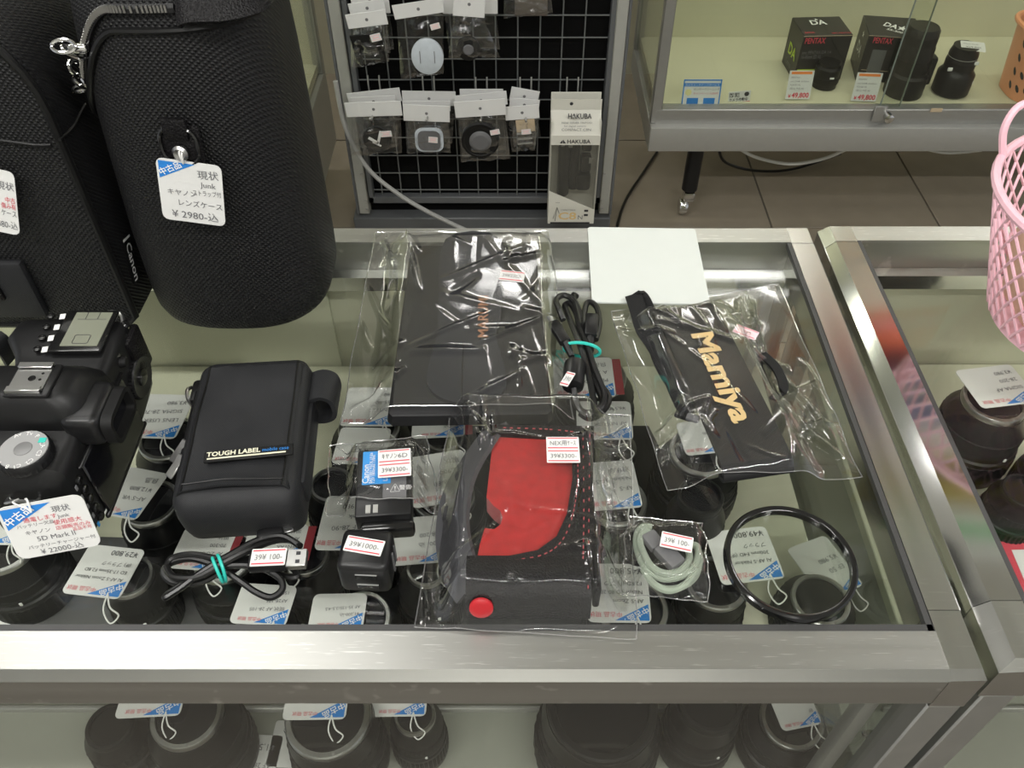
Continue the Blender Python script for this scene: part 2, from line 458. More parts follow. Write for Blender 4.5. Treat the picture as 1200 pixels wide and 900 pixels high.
def film_bag(t, quad, z0, hf, seed, n, ridges, amp, wob, core=.24):
    g = film_geo(quad, z0, hf, seed, n, ridges, amp, wob, core=core)
    N1 = n + 1
    rim = [g.v[i] for i in range(N1)] + [g.v[j*N1 + n] for j in range(1, N1)] + [g.v[n*N1 + i] for i in range(n - 1, -1, -1)] + [g.v[j*N1] for j in range(n - 1, 0, -1)]
    o = obj('clear_film', g, FILM, t, angle=70)
    obj('film_edge', Geo().tube([p + Vector((0, 0, .0003)) for p in rim], .00032, 4, True), SEAL, o)
    return o
def plateau(M, hw, hh, h, fall):
    inv = M.inverted(); z0 = M.translation.z
    def f(x, y):
        p = inv @ Vector((x, y, z0)); d = math.hypot(max(0, abs(p.x) - hw), max(0, abs(p.y) - hh))
        if d >= fall: return 0
        t = 1 - d/fall
        return h*t*t*(3 - 2*t)
    return f
# ================================================================== the room
ZT = .92                      # top of the counter frames
ZG = .9185                    # top of the counter glass
g = Geo().box((0, .3, -.012), (7, 6, .02))
floor = struct('floor', geo=g, mat=JOINT)
tile_me = None; TS = .452
for i in range(-5, 6):
    for j in range(0, 7):
        x = .02 + i*TS; y = .32 + j*TS*.985
        if tile_me is None:
            t = obj('floor_tile', Geo().box((0, 0, .0), (TS - .005, TS*.985 - .005, .006), .001, 1), TILE, floor, world=False); tile_me = t
            t.location = (x, y, .0)
        else:
            t = tile_me.copy(); COL.objects.link(t); t.location = (x, y, random.Random(i*31 + j).uniform(-.0004, .0004))
struct('wall_back', geo=Geo().box((0, 2.78, 1.3), (7, .06, 2.62)), mat=WALLM)
struct('wall_front', geo=Geo().box((0, -2.68, 1.3), (7, .06, 2.62)), mat=mat('pale_wall', (.70, .70, .66), .8, var=.03, vscale=5))
struct('ceiling', geo=Geo().box((0, .3, CEIL + .03), (7, 6, .06)), mat=CEILM)
for i, (lx, ly) in enumerate(LAMPS):
    L_ = thing('ceiling_lamp', ['white fluorescent fitting above the black carrying cases', 'white fluorescent fitting above the wall showcase on the right',
        'white fluorescent fitting behind the viewer to the left', 'white fluorescent fitting behind the viewer to the right',
        'white fluorescent fitting above the wall showcase on the left', 'white fluorescent fitting above the grid rack', 'white fluorescent fitting at the far right above the counters', 'white fluorescent fitting almost straight above the camera body', 'white fluorescent fitting far behind the viewer'][i], 'lamp', (lx, ly, CEIL), 0, 'ceiling lamps')
    obj('housing', Geo().box((0, 0, -.02), (1.25, .22, .04), .006), CARD, L_, world=False)
    for s in (-1, 1):
        obj('tube', Geo().lathe([(.0135, -.58), (.0135, .58)], 12, Matrix.Translation((0, s*.055, -.06)) @ Matrix.Rotation(pi/2, 4, 'Y')), TUBE_E, L_, world=False)
        for e in (-1, 1): obj('lampholder', Geo().box((e*.595, s*.055, -.055), (.025, .03, .05), .003), CARD, L_, world=False)
# sale banners hanging from the ceiling over the far aisle (mirrored in the chrome rails)
for i, (bx, by, w, m1, m2, nm) in enumerate([
        (1.20, 1.24, .50, mat('banner_white', (.78, .78, .74), .6), mat('banner_green', (.06, .48, .12), .6), 'white banner with a green stripe hanging from the ceiling'),
        (1.22, 1.43, .50, mat('banner_yellow', (.80, .62, .08), .6), INK, 'yellow sale banner hanging from the ceiling'),
        (1.20, 1.73, .50, mat('banner_blue', (.08, .18, .50), .6), PAPER, 'blue banner hanging from the ceiling'),
        (1.18, 1.86, .50, mat('banner_red', (.60, .05, .06), .6), INK, 'red banner hanging from the ceiling'),
        (1.15, 2.02, .50, mat('banner_orange', (.75, .35, .10), .6), PAPER, 'orange banner hanging from the ceiling')]):
    b = thing('hanging_banner', nm, 'banner', (bx, by, CEIL - .34), .06*i - .1, 'ceiling banners')
    obj('sheet', Geo().box((0, 0, .10), (w, .003, .20), .001, 1), m1, b, world=False)
    obj('stripe', Geo().box((0, -.0022, .06), (w*.98, .0015, .05)), m2, b, world=False)
    for s in (-1, 1): obj('cord', Geo().tube([(s*w*.4, 0, .20), (s*w*.4, 0, .34)], .001, 5), STRING, b, world=False)

# ------------------------------------------------------------------ glass counters
def counter(label, x0, x1, y0, y1, chl, chr_, side=None, e=.005):
    """chl / chr_: chamfer of the left / right top edge"""
    c = thing('display_counter', label, 'showcase', ((x0 + x1)/2, (y0 + y1)/2, 0))
    fw, sw, bw, H = .0227, .0185, .0200, .034
    yi, yb, xl, xr = y0 + fw, y1 - bw, x0 + sw, x1 - sw
    cap = .014
    XZ = Matrix(((0, 0, 1, 0), (1, 0, 0, 0), (0, 1, 0, 0), (0, 0, 0, 1)))      # (y, z, x) -> world
    YZ = Matrix(((1, 0, 0, 0), (0, 0, 1, 0), (0, 1, 0, 0), (0, 0, 0, 1)))      # (x, z, y) -> world
    # rails: front, back, left, right
    pf = [(yi, ZT), (yi, ZT - H), (y0 - e, ZT - H), (y0 - e, ZT - e), (y0, ZT)]
    obj('front_rail', Geo().prism(pf, xl - .0004, xr + .0004, XZ), STEEL, c, angle=20)
    obj('bevel_strip', Geo().prism([(y0 - .0002, ZT + .0001), (y0 - e - .0003, ZT - e), (y0 - e + .0012, ZT - e - .0004), (y0 + .0006, ZT - .0012)], xl - .0006, xr + .0006, XZ), CHROME, c, angle=20)
    pb = [(yb, ZT), (y1, ZT), (y1 + .003, ZT - .003), (y1 + .003, ZT - .045), (yb, ZT - .045)]
    obj('back_rail', Geo().prism(pb, xl, xr, XZ), STEEL, c, angle=20)
    obj('door_track', Geo().prism([(yb - .012, ZT - .030), (yb - .0005, ZT - .030), (yb - .0005, ZT - .045), (yb - .012, ZT - .045)], xl, xr, XZ), CHROME, c, angle=20)
    pl = [(xl, ZT), (x0, ZT), (x0 - chl, ZT - chl), (x0 - chl, ZT - H), (xl, ZT - H)]
    obj('side_rail', Geo().prism(pl, y0 + .036, y1 - .022, YZ), side or STEELY, c, angle=20)
    pr = [(xr, ZT), (xr, ZT - H), (x1 + chr_, ZT - H), (x1 + chr_, ZT - chr_), (x1, ZT)]
    obj('side_rail', Geo().prism(pr, y0 + .036, y1 - .022, YZ), side or STEELY, c, angle=20)
    # corner pieces
    for (ax, bx, sgn, ch) in ((x0, xl, -1, chl), (xr, x1, 1, chr_)):
        o_ = x0 if sgn < 0 else x1; i_ = xl if sgn < 0 else xr
        for (ya, yc, fr) in ((y0, y0 + .0355, 1), (y1 - .0215, y1, 0)):
            gg = Geo(); zt = ZT + .0002
            yo = y0 - e if fr else y1 + .003; yt = y0 if fr else y1; yn = yc if fr else ya
            oc = o_ + sgn*ch
            lo = [(i_, yt, zt), (o_, yt, zt), (o_, yn, zt), (i_, yn, zt)]
            dz = max(ch, .004)
            mid = [(i_, yo, zt - e), (oc, yo, zt - dz), (oc, yn, zt - dz), (i_, yn, zt - e)]
            bot = [(i_, yo, ZT - H - .004), (oc, yo, ZT - H - .004), (oc, yn, ZT - H - .004), (i_, yn, ZT - H - .004)]
            gg.loft([bot, mid, lo]); obj('corner_piece', gg, STEELY, c, angle=15)
    # gaskets and glass
    obj('gasket', Geo().box(((xl + xr)/2, yi + .0022, ZT - .003), (xr - xl, .0044, .005)).box((xr - .002, (yi + yb)/2, ZT - .003), (.0035, yb - yi, .005)).box((xl + .002, (yi + yb)/2, ZT - .003), (.0035, yb - yi, .005)), RUBBER, c)
    obj('top_pane', Geo().box(((xl + xr)/2, (yi + yb)/2, ZG - .0025), (xr - xl - .004, yb - yi - .001, .005)), GLASS, c, angle=0)
    obj('front_pane', Geo().box(((xl + xr)/2, y0 + .008, .50), (xr - xl, .004, .76)), GLASS, c, angle=0)
    obj('side_pane', Geo().box((x1 - .008, (y0 + y1)/2, .50), (.004, y1 - y0 - .04, .76)), GLASS, c, angle=0)
    obj('side_pane', Geo().box((x0 + .008, (y0 + y1)/2, .50), (.004, y1 - y0 - .04, .76)), GLASS, c, angle=0)
    # uprights
    for px_ in (x0 - chl*.5 + .0095, x1 + chr_*.5 - .0095):
        for py_ in (y0 + .0055, y1 - .0075):
            obj('upright', Geo().box((px_, py_, .503), (.0205, .0205, .758), .0012, 1), DULL, c)
    for px_ in (x0 + .030, x1 - .030):
        obj('shelf_standard', Geo().box((px_, y0 + .022, .51), (.011, .012, .74), .003, 2), ALU, c)
        obj('shelf_standard', Geo().box((px_, y1 - .03, .51), (.011, .012, .74), .003, 2), ALU, c)
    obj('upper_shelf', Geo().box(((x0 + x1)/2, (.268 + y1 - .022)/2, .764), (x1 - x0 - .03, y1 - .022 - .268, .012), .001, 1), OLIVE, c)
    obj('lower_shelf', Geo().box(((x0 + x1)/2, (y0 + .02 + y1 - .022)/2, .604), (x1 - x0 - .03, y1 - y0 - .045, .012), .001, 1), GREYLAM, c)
    obj('shelf_rail', Geo().box(((x0 + x1)/2 - .04, .305, .640), (x1 - x0 - .16, .004, .008), .001, 1), ALUL, c)
    obj('back_door', Geo().box(((x0 + x1)/2 - .2, y1 - .018, .50), ((x1 - x0)/2, .004, .74)), OLIVE, c)
    obj('back_door', Geo().box(((x0 + x1)/2 + .2, y1 - .013, .50), ((x1 - x0)/2, .004, .74)), OLIVE, c)
    obj('base_board', Geo().box(((x0 + x1)/2, (y0 + y1)/2, .062), (x1 - x0 - .004, y1 - y0 - .004, .124), .002, 1), DULL, c)
    return c
main_c = counter('long glass counter with brushed steel rails carrying the cameras and bags', -.66, .2605, .2103, .6173, .002, .002)
right_c = counter('neighbouring glass counter under the pink basket', .281, 1.20, .2165, .6200, .008, .002, CHROME)
# shelf clip seen through the front glass
obj('shelf_clip', Geo().box(at_z(1018, 860, .70)[:], (.010, .006, .005), .002), CHROME, main_c)

# ------------------------------------------------------------------ wall showcases
def wall_case(label, x0, x1, y0, y1, zb, zf, zt, side):
    """aluminium showcase against the wall; zb underside, zf display floor"""
    c = thing('wall_showcase', label, 'showcase', ((x0 + x1)/2, (y0 + y1)/2, 0))
    obj('front_sill', Geo().box(((x0 + x1)/2, y0 - .006, (zb + .297)/2), (x1 - x0, .03, .297 - zb), .003), ALUL, c)
    obj('door_track', Geo().box(((x0 + x1)/2, y0 + .014, .314), (x1 - x0 - .02, .03, .042), .002, 1), ALU, c)
    obj('side_sill', Geo().box((x0 + .012, (y0 + y1)/2, (zb + .297)/2), (.024, y1 - y0, .297 - zb), .002, 1), ALU, c)
    obj('side_sill', Geo().box((x1 - .012, (y0 + y1)/2, (zb + .297)/2), (.024, y1 - y0, .297 - zb), .002, 1), ALU, c)
    obj('display_floor', Geo().box(((x0 + x1)/2, (y0 + .03 + y1)/2, zf - .01), (x1 - x0 - .03, y1 - y0 - .04, .02)), CREAM, c)
    obj('back_panel', Geo().box(((x0 + x1)/2, y1 - .012, (zf + zt)/2), (x1 - x0 - .03, .012, zt - zf)), CREAM, c)
    obj('roof_panel', Geo().box(((x0 + x1)/2, (y0 + y1)/2, zt + .01), (x1 - x0, y1 - y0, .02)), ALU, c)
    for px_ in (x0 + .0125, x1 - .0125):
        for py_ in (y0 + .012, y1 - .012):
            obj('upright', Geo().box((px_, py_, (.297 + zt)/2), (.025, .025, zt - .297), .002, 1), ALU, c)
    for px_ in (x0 + .008, x1 - .008):
        obj('side_pane', Geo().box((px_, (y0 + y1)/2, (.31 + zt)/2), (.004, y1 - y0 - .05, zt - .31)), TGLASS, c, angle=0)
    return c
wr = wall_case('aluminium wall showcase holding black cartons and the orange basket', .338, 1.84, 1.90, 2.32, .232, .332, 1.75, 1)
xs = at_y(1030, 125, 1.912).x
obj('sliding_pane', Geo().box(((.36 + xs + .05)/2, 1.916, 1.03), (xs + .05 - .36, .004, 1.40)), TGLASS, wr, angle=0)
obj('sliding_pane', Geo().box(((xs + 1.82)/2, 1.906, 1.03), (1.82 - xs, .004, 1.40)), TGLASS, wr, angle=0)
obj('pane_edge', Geo().box((xs - .001, 1.906, 1.03), (.002, .0045, 1.40)), mat('glass_edge', (.20, .24, .21), .3), wr, angle=0)
obj('pane_edge', Geo().box((xs + .051, 1.916, 1.03), (.002, .0045, 1.40)), MATS['glass_edge'], wr, angle=0)
p = at_y(1040, 136, 1.89)
lk = obj('lock', Geo().lathe([(.011, 0), (.011, .016), (.008, .018)], 16, Matrix.Translation(p) @ Matrix.Rotation(pi/2, 4, 'X')), CHROME, wr)
obj('lock_plate', Geo().box((p.x - .02, 1.893, p.z + .005), (.03, .006, .04), .001, 1), ALU, lk)
M = Matrix.Translation((at_y(1070, 300, 1.89).x, 1.8835, .315))
obj('tape_label', Geo().box((at_y(1100, 125, 1.893).x, 1.8965, .335), (.028, .001, .010)), TAN, wr)
for lx_ in (.476, 1.70):
    lg = obj('leg', Geo().lathe([(.021, .075), (.021, .24)], 16, Matrix.Translation((lx_, 1.955, 0))), BLACKSAT, wr)
    ct = obj('caster', Geo().lathe([(.020, -.011), (.023, -.007), (.023, .007), (.020, .011)], 20, Matrix.Translation((lx_ - .012, 1.945, .0262)) @ Matrix.Rotation(pi/2, 4, 'Y')), CHROME, lg)
    obj('caster_fork', Geo().box((lx_, 1.95, .058), (.03, .035, .03), .006), CHROME, lg)
wl = wall_case('aluminium wall showcase partly hidden by the black lens case', -1.75, -.50, 1.45, 2.18, .09, .322, 1.75, -1)
obj('plinth_panel', Geo().box((-.51, 1.8, .19), (.012, .7, .20)), RACKDARK, wl)
obj('sliding_pane', Geo().box((-1.1, 1.466, 1.03), (1.2, .004, 1.40)), TGLASS, wl, angle=0)
g = Geo().box((at_y(338, 78, 1.95)[0], 1.95, .352), (.05, .05, .04), .008)
single('white_box', g, CARD, 'small pale box on the floor of the left wall showcase', 'box')

# ------------------------------------------------------------------ accessory rack with grid panel
YR = 1.87
rk = thing('grid_rack', 'free-standing dark grid panel rack hung with accessory packets', 'rack', (-.075, YR, 0))
obj('base', Geo().box((-.079, YR + .06, .026), (.674, .156, .052), .003, 1), RACKDARK, rk)
obj('back_board', Geo().box((-.072, YR + .024, .92), (.60, .008, 1.735)), FELT, rk)
for x_ in (-.3855, .2405):
    pt = obj('post', Geo().box((x_, YR + .004, .965), (.027, .03, 1.81), .002, 1), RACKLIGHT, rk)
    for zz in (.075, .10, .18):
        obj('bolt', Geo().lathe([(.004, 0), (.0035, .002)], 10, Matrix.Translation((x_ + .008*(1 if x_ < 0 else -1), YR - .011, zz)) @ Matrix.Rotation(pi/2, 4, 'X')), ALUL, pt)
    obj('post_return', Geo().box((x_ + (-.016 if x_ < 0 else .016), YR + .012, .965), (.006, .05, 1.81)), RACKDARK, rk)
for x_ in (-.363, .2225): obj('frame_bar', Geo().box((x_, YR + .004, .965), (.014, .022, 1.75), .002, 1), RACKDARK, rk)
obj('frame_bar', Geo().box((-.07, YR + .004, .100), (.60, .022, .020), .002, 1), RACKDARK, rk)
vw = hw = None
x_ = -.335
while x_ < .21:
    if vw is None: vw = obj('wire', Geo().tube([(0, 0, .108), (0, 0, 1.85)], .0017, 6), WIRE, rk, world=False); w_ = vw
    else: w_ = vw.copy(); COL.objects.link(w_)
    w_.location = (x_ + .075, .004, 0); x_ += .0497
z_ = .128
while z_ < 1.0:
    if hw is None: hw = obj('wire', Geo().tube([(-.283, 0, 0), (.287, 0, 0)], .0017, 6), WIRE, rk, world=False); w_ = hw
    else: w_ = hw.copy(); COL.objects.link(w_)
    w_.location = (.002, -.0005, z_); z_ += .0497

def hook(px, py, lab, ln=.10):
    p = at_y(px, py, YR - .003)
    h = thing('display_hook', lab, 'hook', p, 0, 'display hooks')
    g = Geo()
    for s in (-1, 1): g.tube([(s*.013, 0, .010), (s*.013, -.006, -.006), (s*.013, -.004, -.05)], .0019, 6)
    g.box((0, -.004, -.052), (.034, .004, .006))
    obj('hanger', g, ALUL, h, world=False)
    obj('prong', Geo().tube(spline([(0, -.004, -.05), (0, -ln*.6, -.05), (0, -ln, -.046), (0, -ln - .012, -.036)], 4), .0022, 6), ALUL, h, world=False)
    return h
hook(438, 93, 'double wire hook holding the black disc packets'); hook(502, 94, 'double wire hook holding the grey square cap packets')
hook(564, 95, 'double wire hook holding the lens hood packets'); hook(616, 95, 'double wire hook holding the narrow packets')
hook(671, 95, 'double wire hook holding the tripod carton', .085)

def packet(lab, TL, TR, BL, bag, Y, content=None, sticker=None, film=FILMH, grp='accessory packets on the grid rack', hole=True):
    """header card and clear bag hanging at depth Y; bag = lower left, lower right pixels"""
    M, w, h = framey(TL, TR, BL, Y)
    t = thing('accessory_packet', lab, 'packet', at_y((bag[0][0] + bag[1][0])/2, bag[0][1], Y), 0, grp)
    hd = obj('header_card', Geo().box((0, 0, .0008), (w, h, .0022), .0006, 1, M=M), CARD, t)
    if hole: obj('hang_hole', Geo().lathe([(.0035, .0021), (.0035, .0024)], 10, M), GREYINK, hd)
    b0 = M @ Vector((-w*.47, -h/2, 0)); b1 = M @ Vector((w*.47, -h/2, 0))
    b2 = at_y(*bag[1], Y); b3 = at_y(*bag[0], Y)
    n = 22; vs = []; rnd = random.Random(hash(lab) % 1000 if False else sum(map(ord, lab)))
    sd = rnd.random()*50
    for side in (1, -1):
        for j in range(n + 1):
            for i in range(n + 1):
                u, v = i/n, j/n
                p = (b0*(1 - u) + b1*u)*(1 - v) + (b3*(1 - u) + b2*u)*v
                puff = .010*sin(pi*u)**.5*min(1, v*2.0)*(1 if v < .9 else (1 - v)*10)
                fold = .0050*(1 - abs(sin((u - .5)*(6 + 5*v) + sd)))**2*max(0, 1 - v*1.3)
                nz = .0062*noise.noise(Vector((u*5 + sd, v*8, side))) + .0022*noise.noise(Vector((u*11 + sd, v*17, side)))
                vs.append(p + Vector((0, -side*(puff + .0004) + nz*min(1, 6*u, 6*(1 - u)) - fold*(side == 1), 0)))
    fs = []; K = (n + 1)**2
    for s_ in range(1):
        for j in range(n):
            for i in range(n): a = s_*K + j*(n + 1) + i; fs.append([a, a + 1, a + n + 2, a + n + 1])
    obj('clear_bag', Geo().add(vs[:K], fs), film, t)
    if content: content(t, Y)
    if sticker:
        Ms, sw_, sh_ = framey(sticker[0], sticker[1], sticker[2], Y - .0135)
        s = obj('price_sticker', card_geo(Ms, sw_, sh_, .0004, .001), PAPER, t, angle=0)
        obj('red_rule', bars(Ms, [(0, sh_*.3, sw_*.85, sh_*.1), (0, -sh_*.3, sw_*.85, sh_*.1), (0, 0, sw_*.6, sh_*.18)]), PINKINK, s, angle=0)
    return t
def disc(px, py, r, m, th=.006, dy=.004, extra=None):
    def f(t, Y):
        p = at_y(px, py, Y - dy)
        Md = Matrix.Translation(p) @ Matrix.Rotation(pi/2, 4, 'X')
        o = obj('lens_cap', Geo().lathe([(r, -th/2), (r, th/2 - .001), (r - .001, th/2), (r*.86, th/2), (r*.84, th/2 - .0008)], 36, Md), m, t)
        if extra: extra(t, Y, p, Md, th, o)
    return f
def capmark(t, Y, p, Md, th, o):
    obj('white_emblem', Geo().box((.004, .008, th/2 + .0008), (.006, .034, .0005), M=Md @ Matrix.Rotation(-.3, 4, 'Z')).box((-.006, -.006, th/2 + .0008), (.026, .007, .0005), M=Md @ Matrix.Rotation(-.6, 4, 'Z')).box((.004, -.010, th/2 + .0008), (.022, .004, .0005), M=Md @ Matrix.Rotation(-.5, 4, 'Z')), WHITEINK, o)
def hoodmark(t, Y, p, Md, th, o):
    obj('hood_tube', Geo().lathe([(.026, th/2), (.018, th/2 + .006), (.0175, th/2 + .006)], 30, Md), GREYPL, o)
def ushape(t, Y):
    M, w, h = framey((411, 42), (448, 38), (417, 76), Y - .004)
    pol = [(-w/2, h/2), (w/2, h/2), (w/2*.95, -h/2), (w*.30, -h/2), (w*.28, h*.0), (-w*.24, h*.0), (-w*.28, -h/2), (-w/2*.92, -h/2)]
    obj('eyecup', Geo().prism(pol, -.003, .003, M), BLACKPL, t, angle=20)
def dome(t, Y):
    p = at_y(549, 57, Y - .004); Md = Matrix.Translation(p) @ Matrix.Rotation(pi/2, 4, 'X')
    o = obj('lens_cap', Geo().lathe([(.026, -.004), (.026, .002), (.016, .006)], 30, Md), BLACKPL, t)
    obj('centre_button', Geo().lathe([(.012, .006), (.010, .009)], 20, Md), GREYPL, o)
def cleardisc(t, Y):
    p = at_y(501, 66, Y - .010); Md = Matrix.Translation(p) @ Matrix.Rotation(pi/2, 4, 'X') @ Matrix.Diagonal((.92, 1.05, 1, 1))
    o = obj('plastic_cap', Geo().lathe([(.038, -.003), (.038, .003), (.035, .0045)], 36, Md), mat('frosted_cap', (.55, .60, .65), .3, var=.1, vscale=80), t)
    obj('slot', bars(Md @ Matrix.Translation((0, 0, .005)), [(-.017, 0, .0015, .026), (.017, 0, .0015, .026)]), GREYPL, o, angle=0)
def sqcap(t, Y):
    p = at_y(503, 164, Y - .006); Md = Matrix.Translation(p) @ Matrix.Rotation(pi/2, 4, 'X')
    o = obj('cap_tray', Geo().prism(rrect(.066, .060, .018, 5), -.003, .002, Md), mat('frosted_cap', (.5, .5, .5), .3), t)
    obj('lens_cap', Geo().prism(rrect(.052, .050, .014, 5), .0025, .005, Md), GREYPL, o)
def tanbar(t, Y):
    M, w, h = framey((606, 141), (628, 139), (606, 176), Y - .003)
    o = obj('insert_card', Geo().box((0, h*.3, 0), (w, h*.4, .001), M=M), TAN, t)
    obj('metal_pin', bars(M @ Matrix.Translation((-w*.1, 0, .003)), [(0, h*.08, w*.8, h*.05), (0, -h*.1, w*.8, h*.05), (0, -h*.26, w*.8, h*.05)], .002), ALUL, o)
def cloth(t, Y):
    M, w, h = framey((592, -20), (645, -20), (592, 18), Y - .003)
    obj('folded_cloth', Geo().box((.008, -.004, 0), (w*.75, h*.9, .008), .003, M=M), BROWNPL, t)
E_ = None
packet('rearmost packet of the top left stack, header card higher than the others', (411, -18), (456, -20), (411, 17), ((416, 60), (462, 58)), 1.845)
packet('middle packet of the top left stack on the grid rack', (409, 4), (451, -2), (410, 20), ((414, 66), (458, 62)), 1.825)
packet('packet with black U-shaped eyecup hanging top left on the rack', (405, 17), (452, 11), (408, 34), ((412, 80), (456, 72)), 1.795, ushape, ((434, 41), (446, 38), (435, 50)))
packet('packet with round frosted plastic cap below its tilted header card', (460, 6), (519, -3), (462, 23), ((470, 93), (520, 86)), 1.80, cleardisc, ((504, 29), (515, 26), (505, 36)))
packet('packet behind with the wide header card beside the frosted cap packet', (518, -20), (584, -20), (518, 16), ((526, 60), (586, 58)), 1.83)
packet('packet with small black cap under a narrow header card, top row', (531, -12), (569, -9), (531, 18), ((525, 69), (586, 67)), 1.79, dome)
packet('packet with folded brown-grey cloth cut off by the top edge', (590, -40), (646, -40), (590, -20), ((590, 22), (648, 15)), 1.81, cloth)
packet('rearmost packet of the black disc stack in the lower row', (408, 109), (470, 102), (408, 125), ((412, 170), (466, 166)), 1.845)
packet('middle packet of the black disc stack in the lower row', (412, 114), (464, 111), (412, 126), ((416, 174), (466, 172)), 1.825)
packet('front packet with black disc cap bearing a white emblem', (404, 120), (470, 118), (406, 137), ((411, 183), (471, 179)), 1.79, disc(442, 163, .0335, BLACKPL, extra=capmark), ((446, 154), (459, 153), (446, 161)))
packet('rearmost packet of the grey square cap stack', (471, 106), (534, 107), (472, 123), ((478, 168), (530, 168)), 1.845)
packet('middle packet of the grey square cap stack', (472, 118), (528, 118), (472, 130), ((478, 174), (528, 174)), 1.825)
packet('front packet with grey rounded square lens cap', (472, 122), (527, 124), (473, 141), ((477, 180), (528, 179)), 1.79, sqcap, ((502, 160), (513, 161), (502, 167)))
packet('rearmost packet of the lens hood stack', (539, 104), (590, 104), (539, 120), ((544, 176), (594, 176)), 1.845)
packet('middle packet of the lens hood stack', (533, 112), (594, 106), (534, 128), ((541, 184), (597, 182)), 1.82)
packet('front packet with round black lens hood showing a grey centre', (532, 119), (592, 115), (534, 138), ((540, 190), (598, 186)), 1.78, disc(563, 164, .044, BLACKPL, .012, .004, hoodmark), ((574, 153), (585, 151), (575, 159)))
packet('rearmost narrow packet beside the tripod carton, header card slanting down', (599, 101), (632, 107), (597, 118), ((602, 168), (634, 160)), 1.845)
packet('middle narrow packet beside the tripod carton', (597, 114), (632, 117), (597, 128), ((602, 172), (628, 170)), 1.825)
packet('front narrow packet with tan card and metal pins', (592, 125), (632, 122), (592, 141), ((600, 178), (627, 176)), 1.79, tanbar, ((611, 152), (622, 151), (611, 158)))

# tripod carton
Y0 = 1.775
TLp, TRp, BLp = at_y(647, 122, Y0), at_y(707, 124, Y0), at_y(638, 262, Y0)
bw_, bh_ = (TRp - TLp).length, TLp.z - BLp.z; bx_ = (TLp.x + TRp.x)/2; zb_ = BLp.z
tb = thing('tripod_carton', 'tall white hanging carton with a window showing a dark tripod', 'carton', (bx_, Y0 + .03, zb_))
CARTON = mat('cream_carton', (.66, .65, .58), .5, var=.02)
M = frame((bx_, Y0, zb_ + bh_/2), (1, 0, 0), (0, 0, 1))
hz = bh_
def yy(py): return at_y(670, py, Y0).z - (zb_ + bh_/2)
obj('back_panel', Geo().box((0, 0, -.056), (bw_, bh_, .003), .001, 1, M=M), CARTON, tb)
for s in (-1, 1): obj('side_panel', Geo().box((s*(bw_/2 - .001), -.02, -.028), (.002, bh_ - .05, .054), M=M), CARTON, tb)
obj('bottom_panel', Geo().box((0, -bh_/2 + .001, -.028), (bw_, .002, .054), M=M), CARTON, tb)
hd = obj('header_panel', Geo().box((0, (yy(124) + yy(136))/2, -.03), (bw_, yy(124) - yy(136), .002), M=M).add([(-bw_/2, yy(136), -.03), (bw_/2, yy(136), -.03), (bw_/2, yy(159), 0), (-bw_/2, yy(159), 0)], [[0, 3, 2, 1]], M).box((0, (yy(159) + yy(170))/2, -.001), (bw_, yy(159) - yy(170), .002), M=M), CARTON, tb)
obj('hang_hole', Geo().lathe([(.004, -.0288), (.004, -.0285)], 12, M @ Matrix.Translation((-.012, yy(129), 0))), INK, hd)
yw0, yw1, yw2 = yy(170), yy(224), yy(246)
obj('window', Geo().add([(-bw_/2, yw0, -.001), (bw_/2, yw0, -.001), (bw_/2, yw2, -.001), (-bw_/2, yw1, -.001)], [[0, 3, 2, 1]], M), WINDOW, tb, angle=0)
lp = obj('printed_panel', Geo().prism([(-bw_/2, -bh_/2), (bw_/2, -bh_/2), (bw_/2, yw2), (-bw_/2, yw1)], -.002, 0, M), CARTON, tb, angle=0)
slope = M @ Matrix.Translation((0, (yy(136) + yy(159))/2, -.013)) @ Matrix.Rotation(-.45, 4, 'X')
lettering(hd, INK, slope, [('HAKUBA', -.020, .010, .016, 0, .055), ], lift=.006, bold=.02)
lettering(hd, GREYINK, slope, [('MINI SERIES TRIPOD', -.034, -.001, .006, 0, .07), ('for digital camera', -.028, -.008, .005, 0, .05), ('COMPACT C8N', -.034, -.017, .008, 0, .068)], lift=.006)
Mf = M
lettering(hd, INK, Mf, [('HAKUBA', -.020, yy(168), .014, 0, .055)], bold=.02)
tri = Geo()
for o_, yq in ((-.03, yy(168)),): tri.add([(o_ - .007, yq, .0004), (o_, yq, .0004), (o_, yq + .009, .0004)], [[0, 1, 2]], M).add([(o_ + .001, yq, .0004), (o_ + .008, yq, .0004), (o_ + .001, yq + .010, .0004)], [[0, 1, 2]], M)
obj('emblem', tri, INK, hd, angle=0)
lettering(lp, GOLD, Mf, [('C8', -.033, yy(257), .030, 0, .046)], bold=.02)
lettering(lp, GREYINK, Mf, [('N', .016, yy(257), .018), ('COMPACT TRIPOD', -.026, yy(247), .006, 0, .036), ('mini', -.04, yy(238), .006)])
obj('print_band', bars(Mf, [(-.002, yy(261.2), bw_*.86, .005), (.037, yy(247), .010, .006), (.037, yy(252), .010, .006)]), INK, lp, angle=0)
obj('tripod_sketch', Geo().tube([(-.045, yy(256), .0005), (-.036, yy(243), .0005), (-.040, yy(259), .0005)], .0007, 4, M=M).tube([(-.036, yy(243), .0005), (-.030, yy(250), .0005)], .0007, 4, M=M), GREYINK, lp)
tp = obj('tripod', Geo().lathe([(.015, -.10), (.015, .085), (.012, .09)], 16, M @ Matrix.Translation((-.022, -.005, -.03)) @ Matrix.Rotation(pi/2, 4, 'X') @ Matrix.Translation((0, 0, 0))).lathe([(.012, -.10), (.012, .07)], 16, M @ Matrix.Translation((.002, -.005, -.03)) @ Matrix.Rotation(pi/2, 4, 'X')), BLACKSAT, tb)
for s in tp.data.vertices: pass
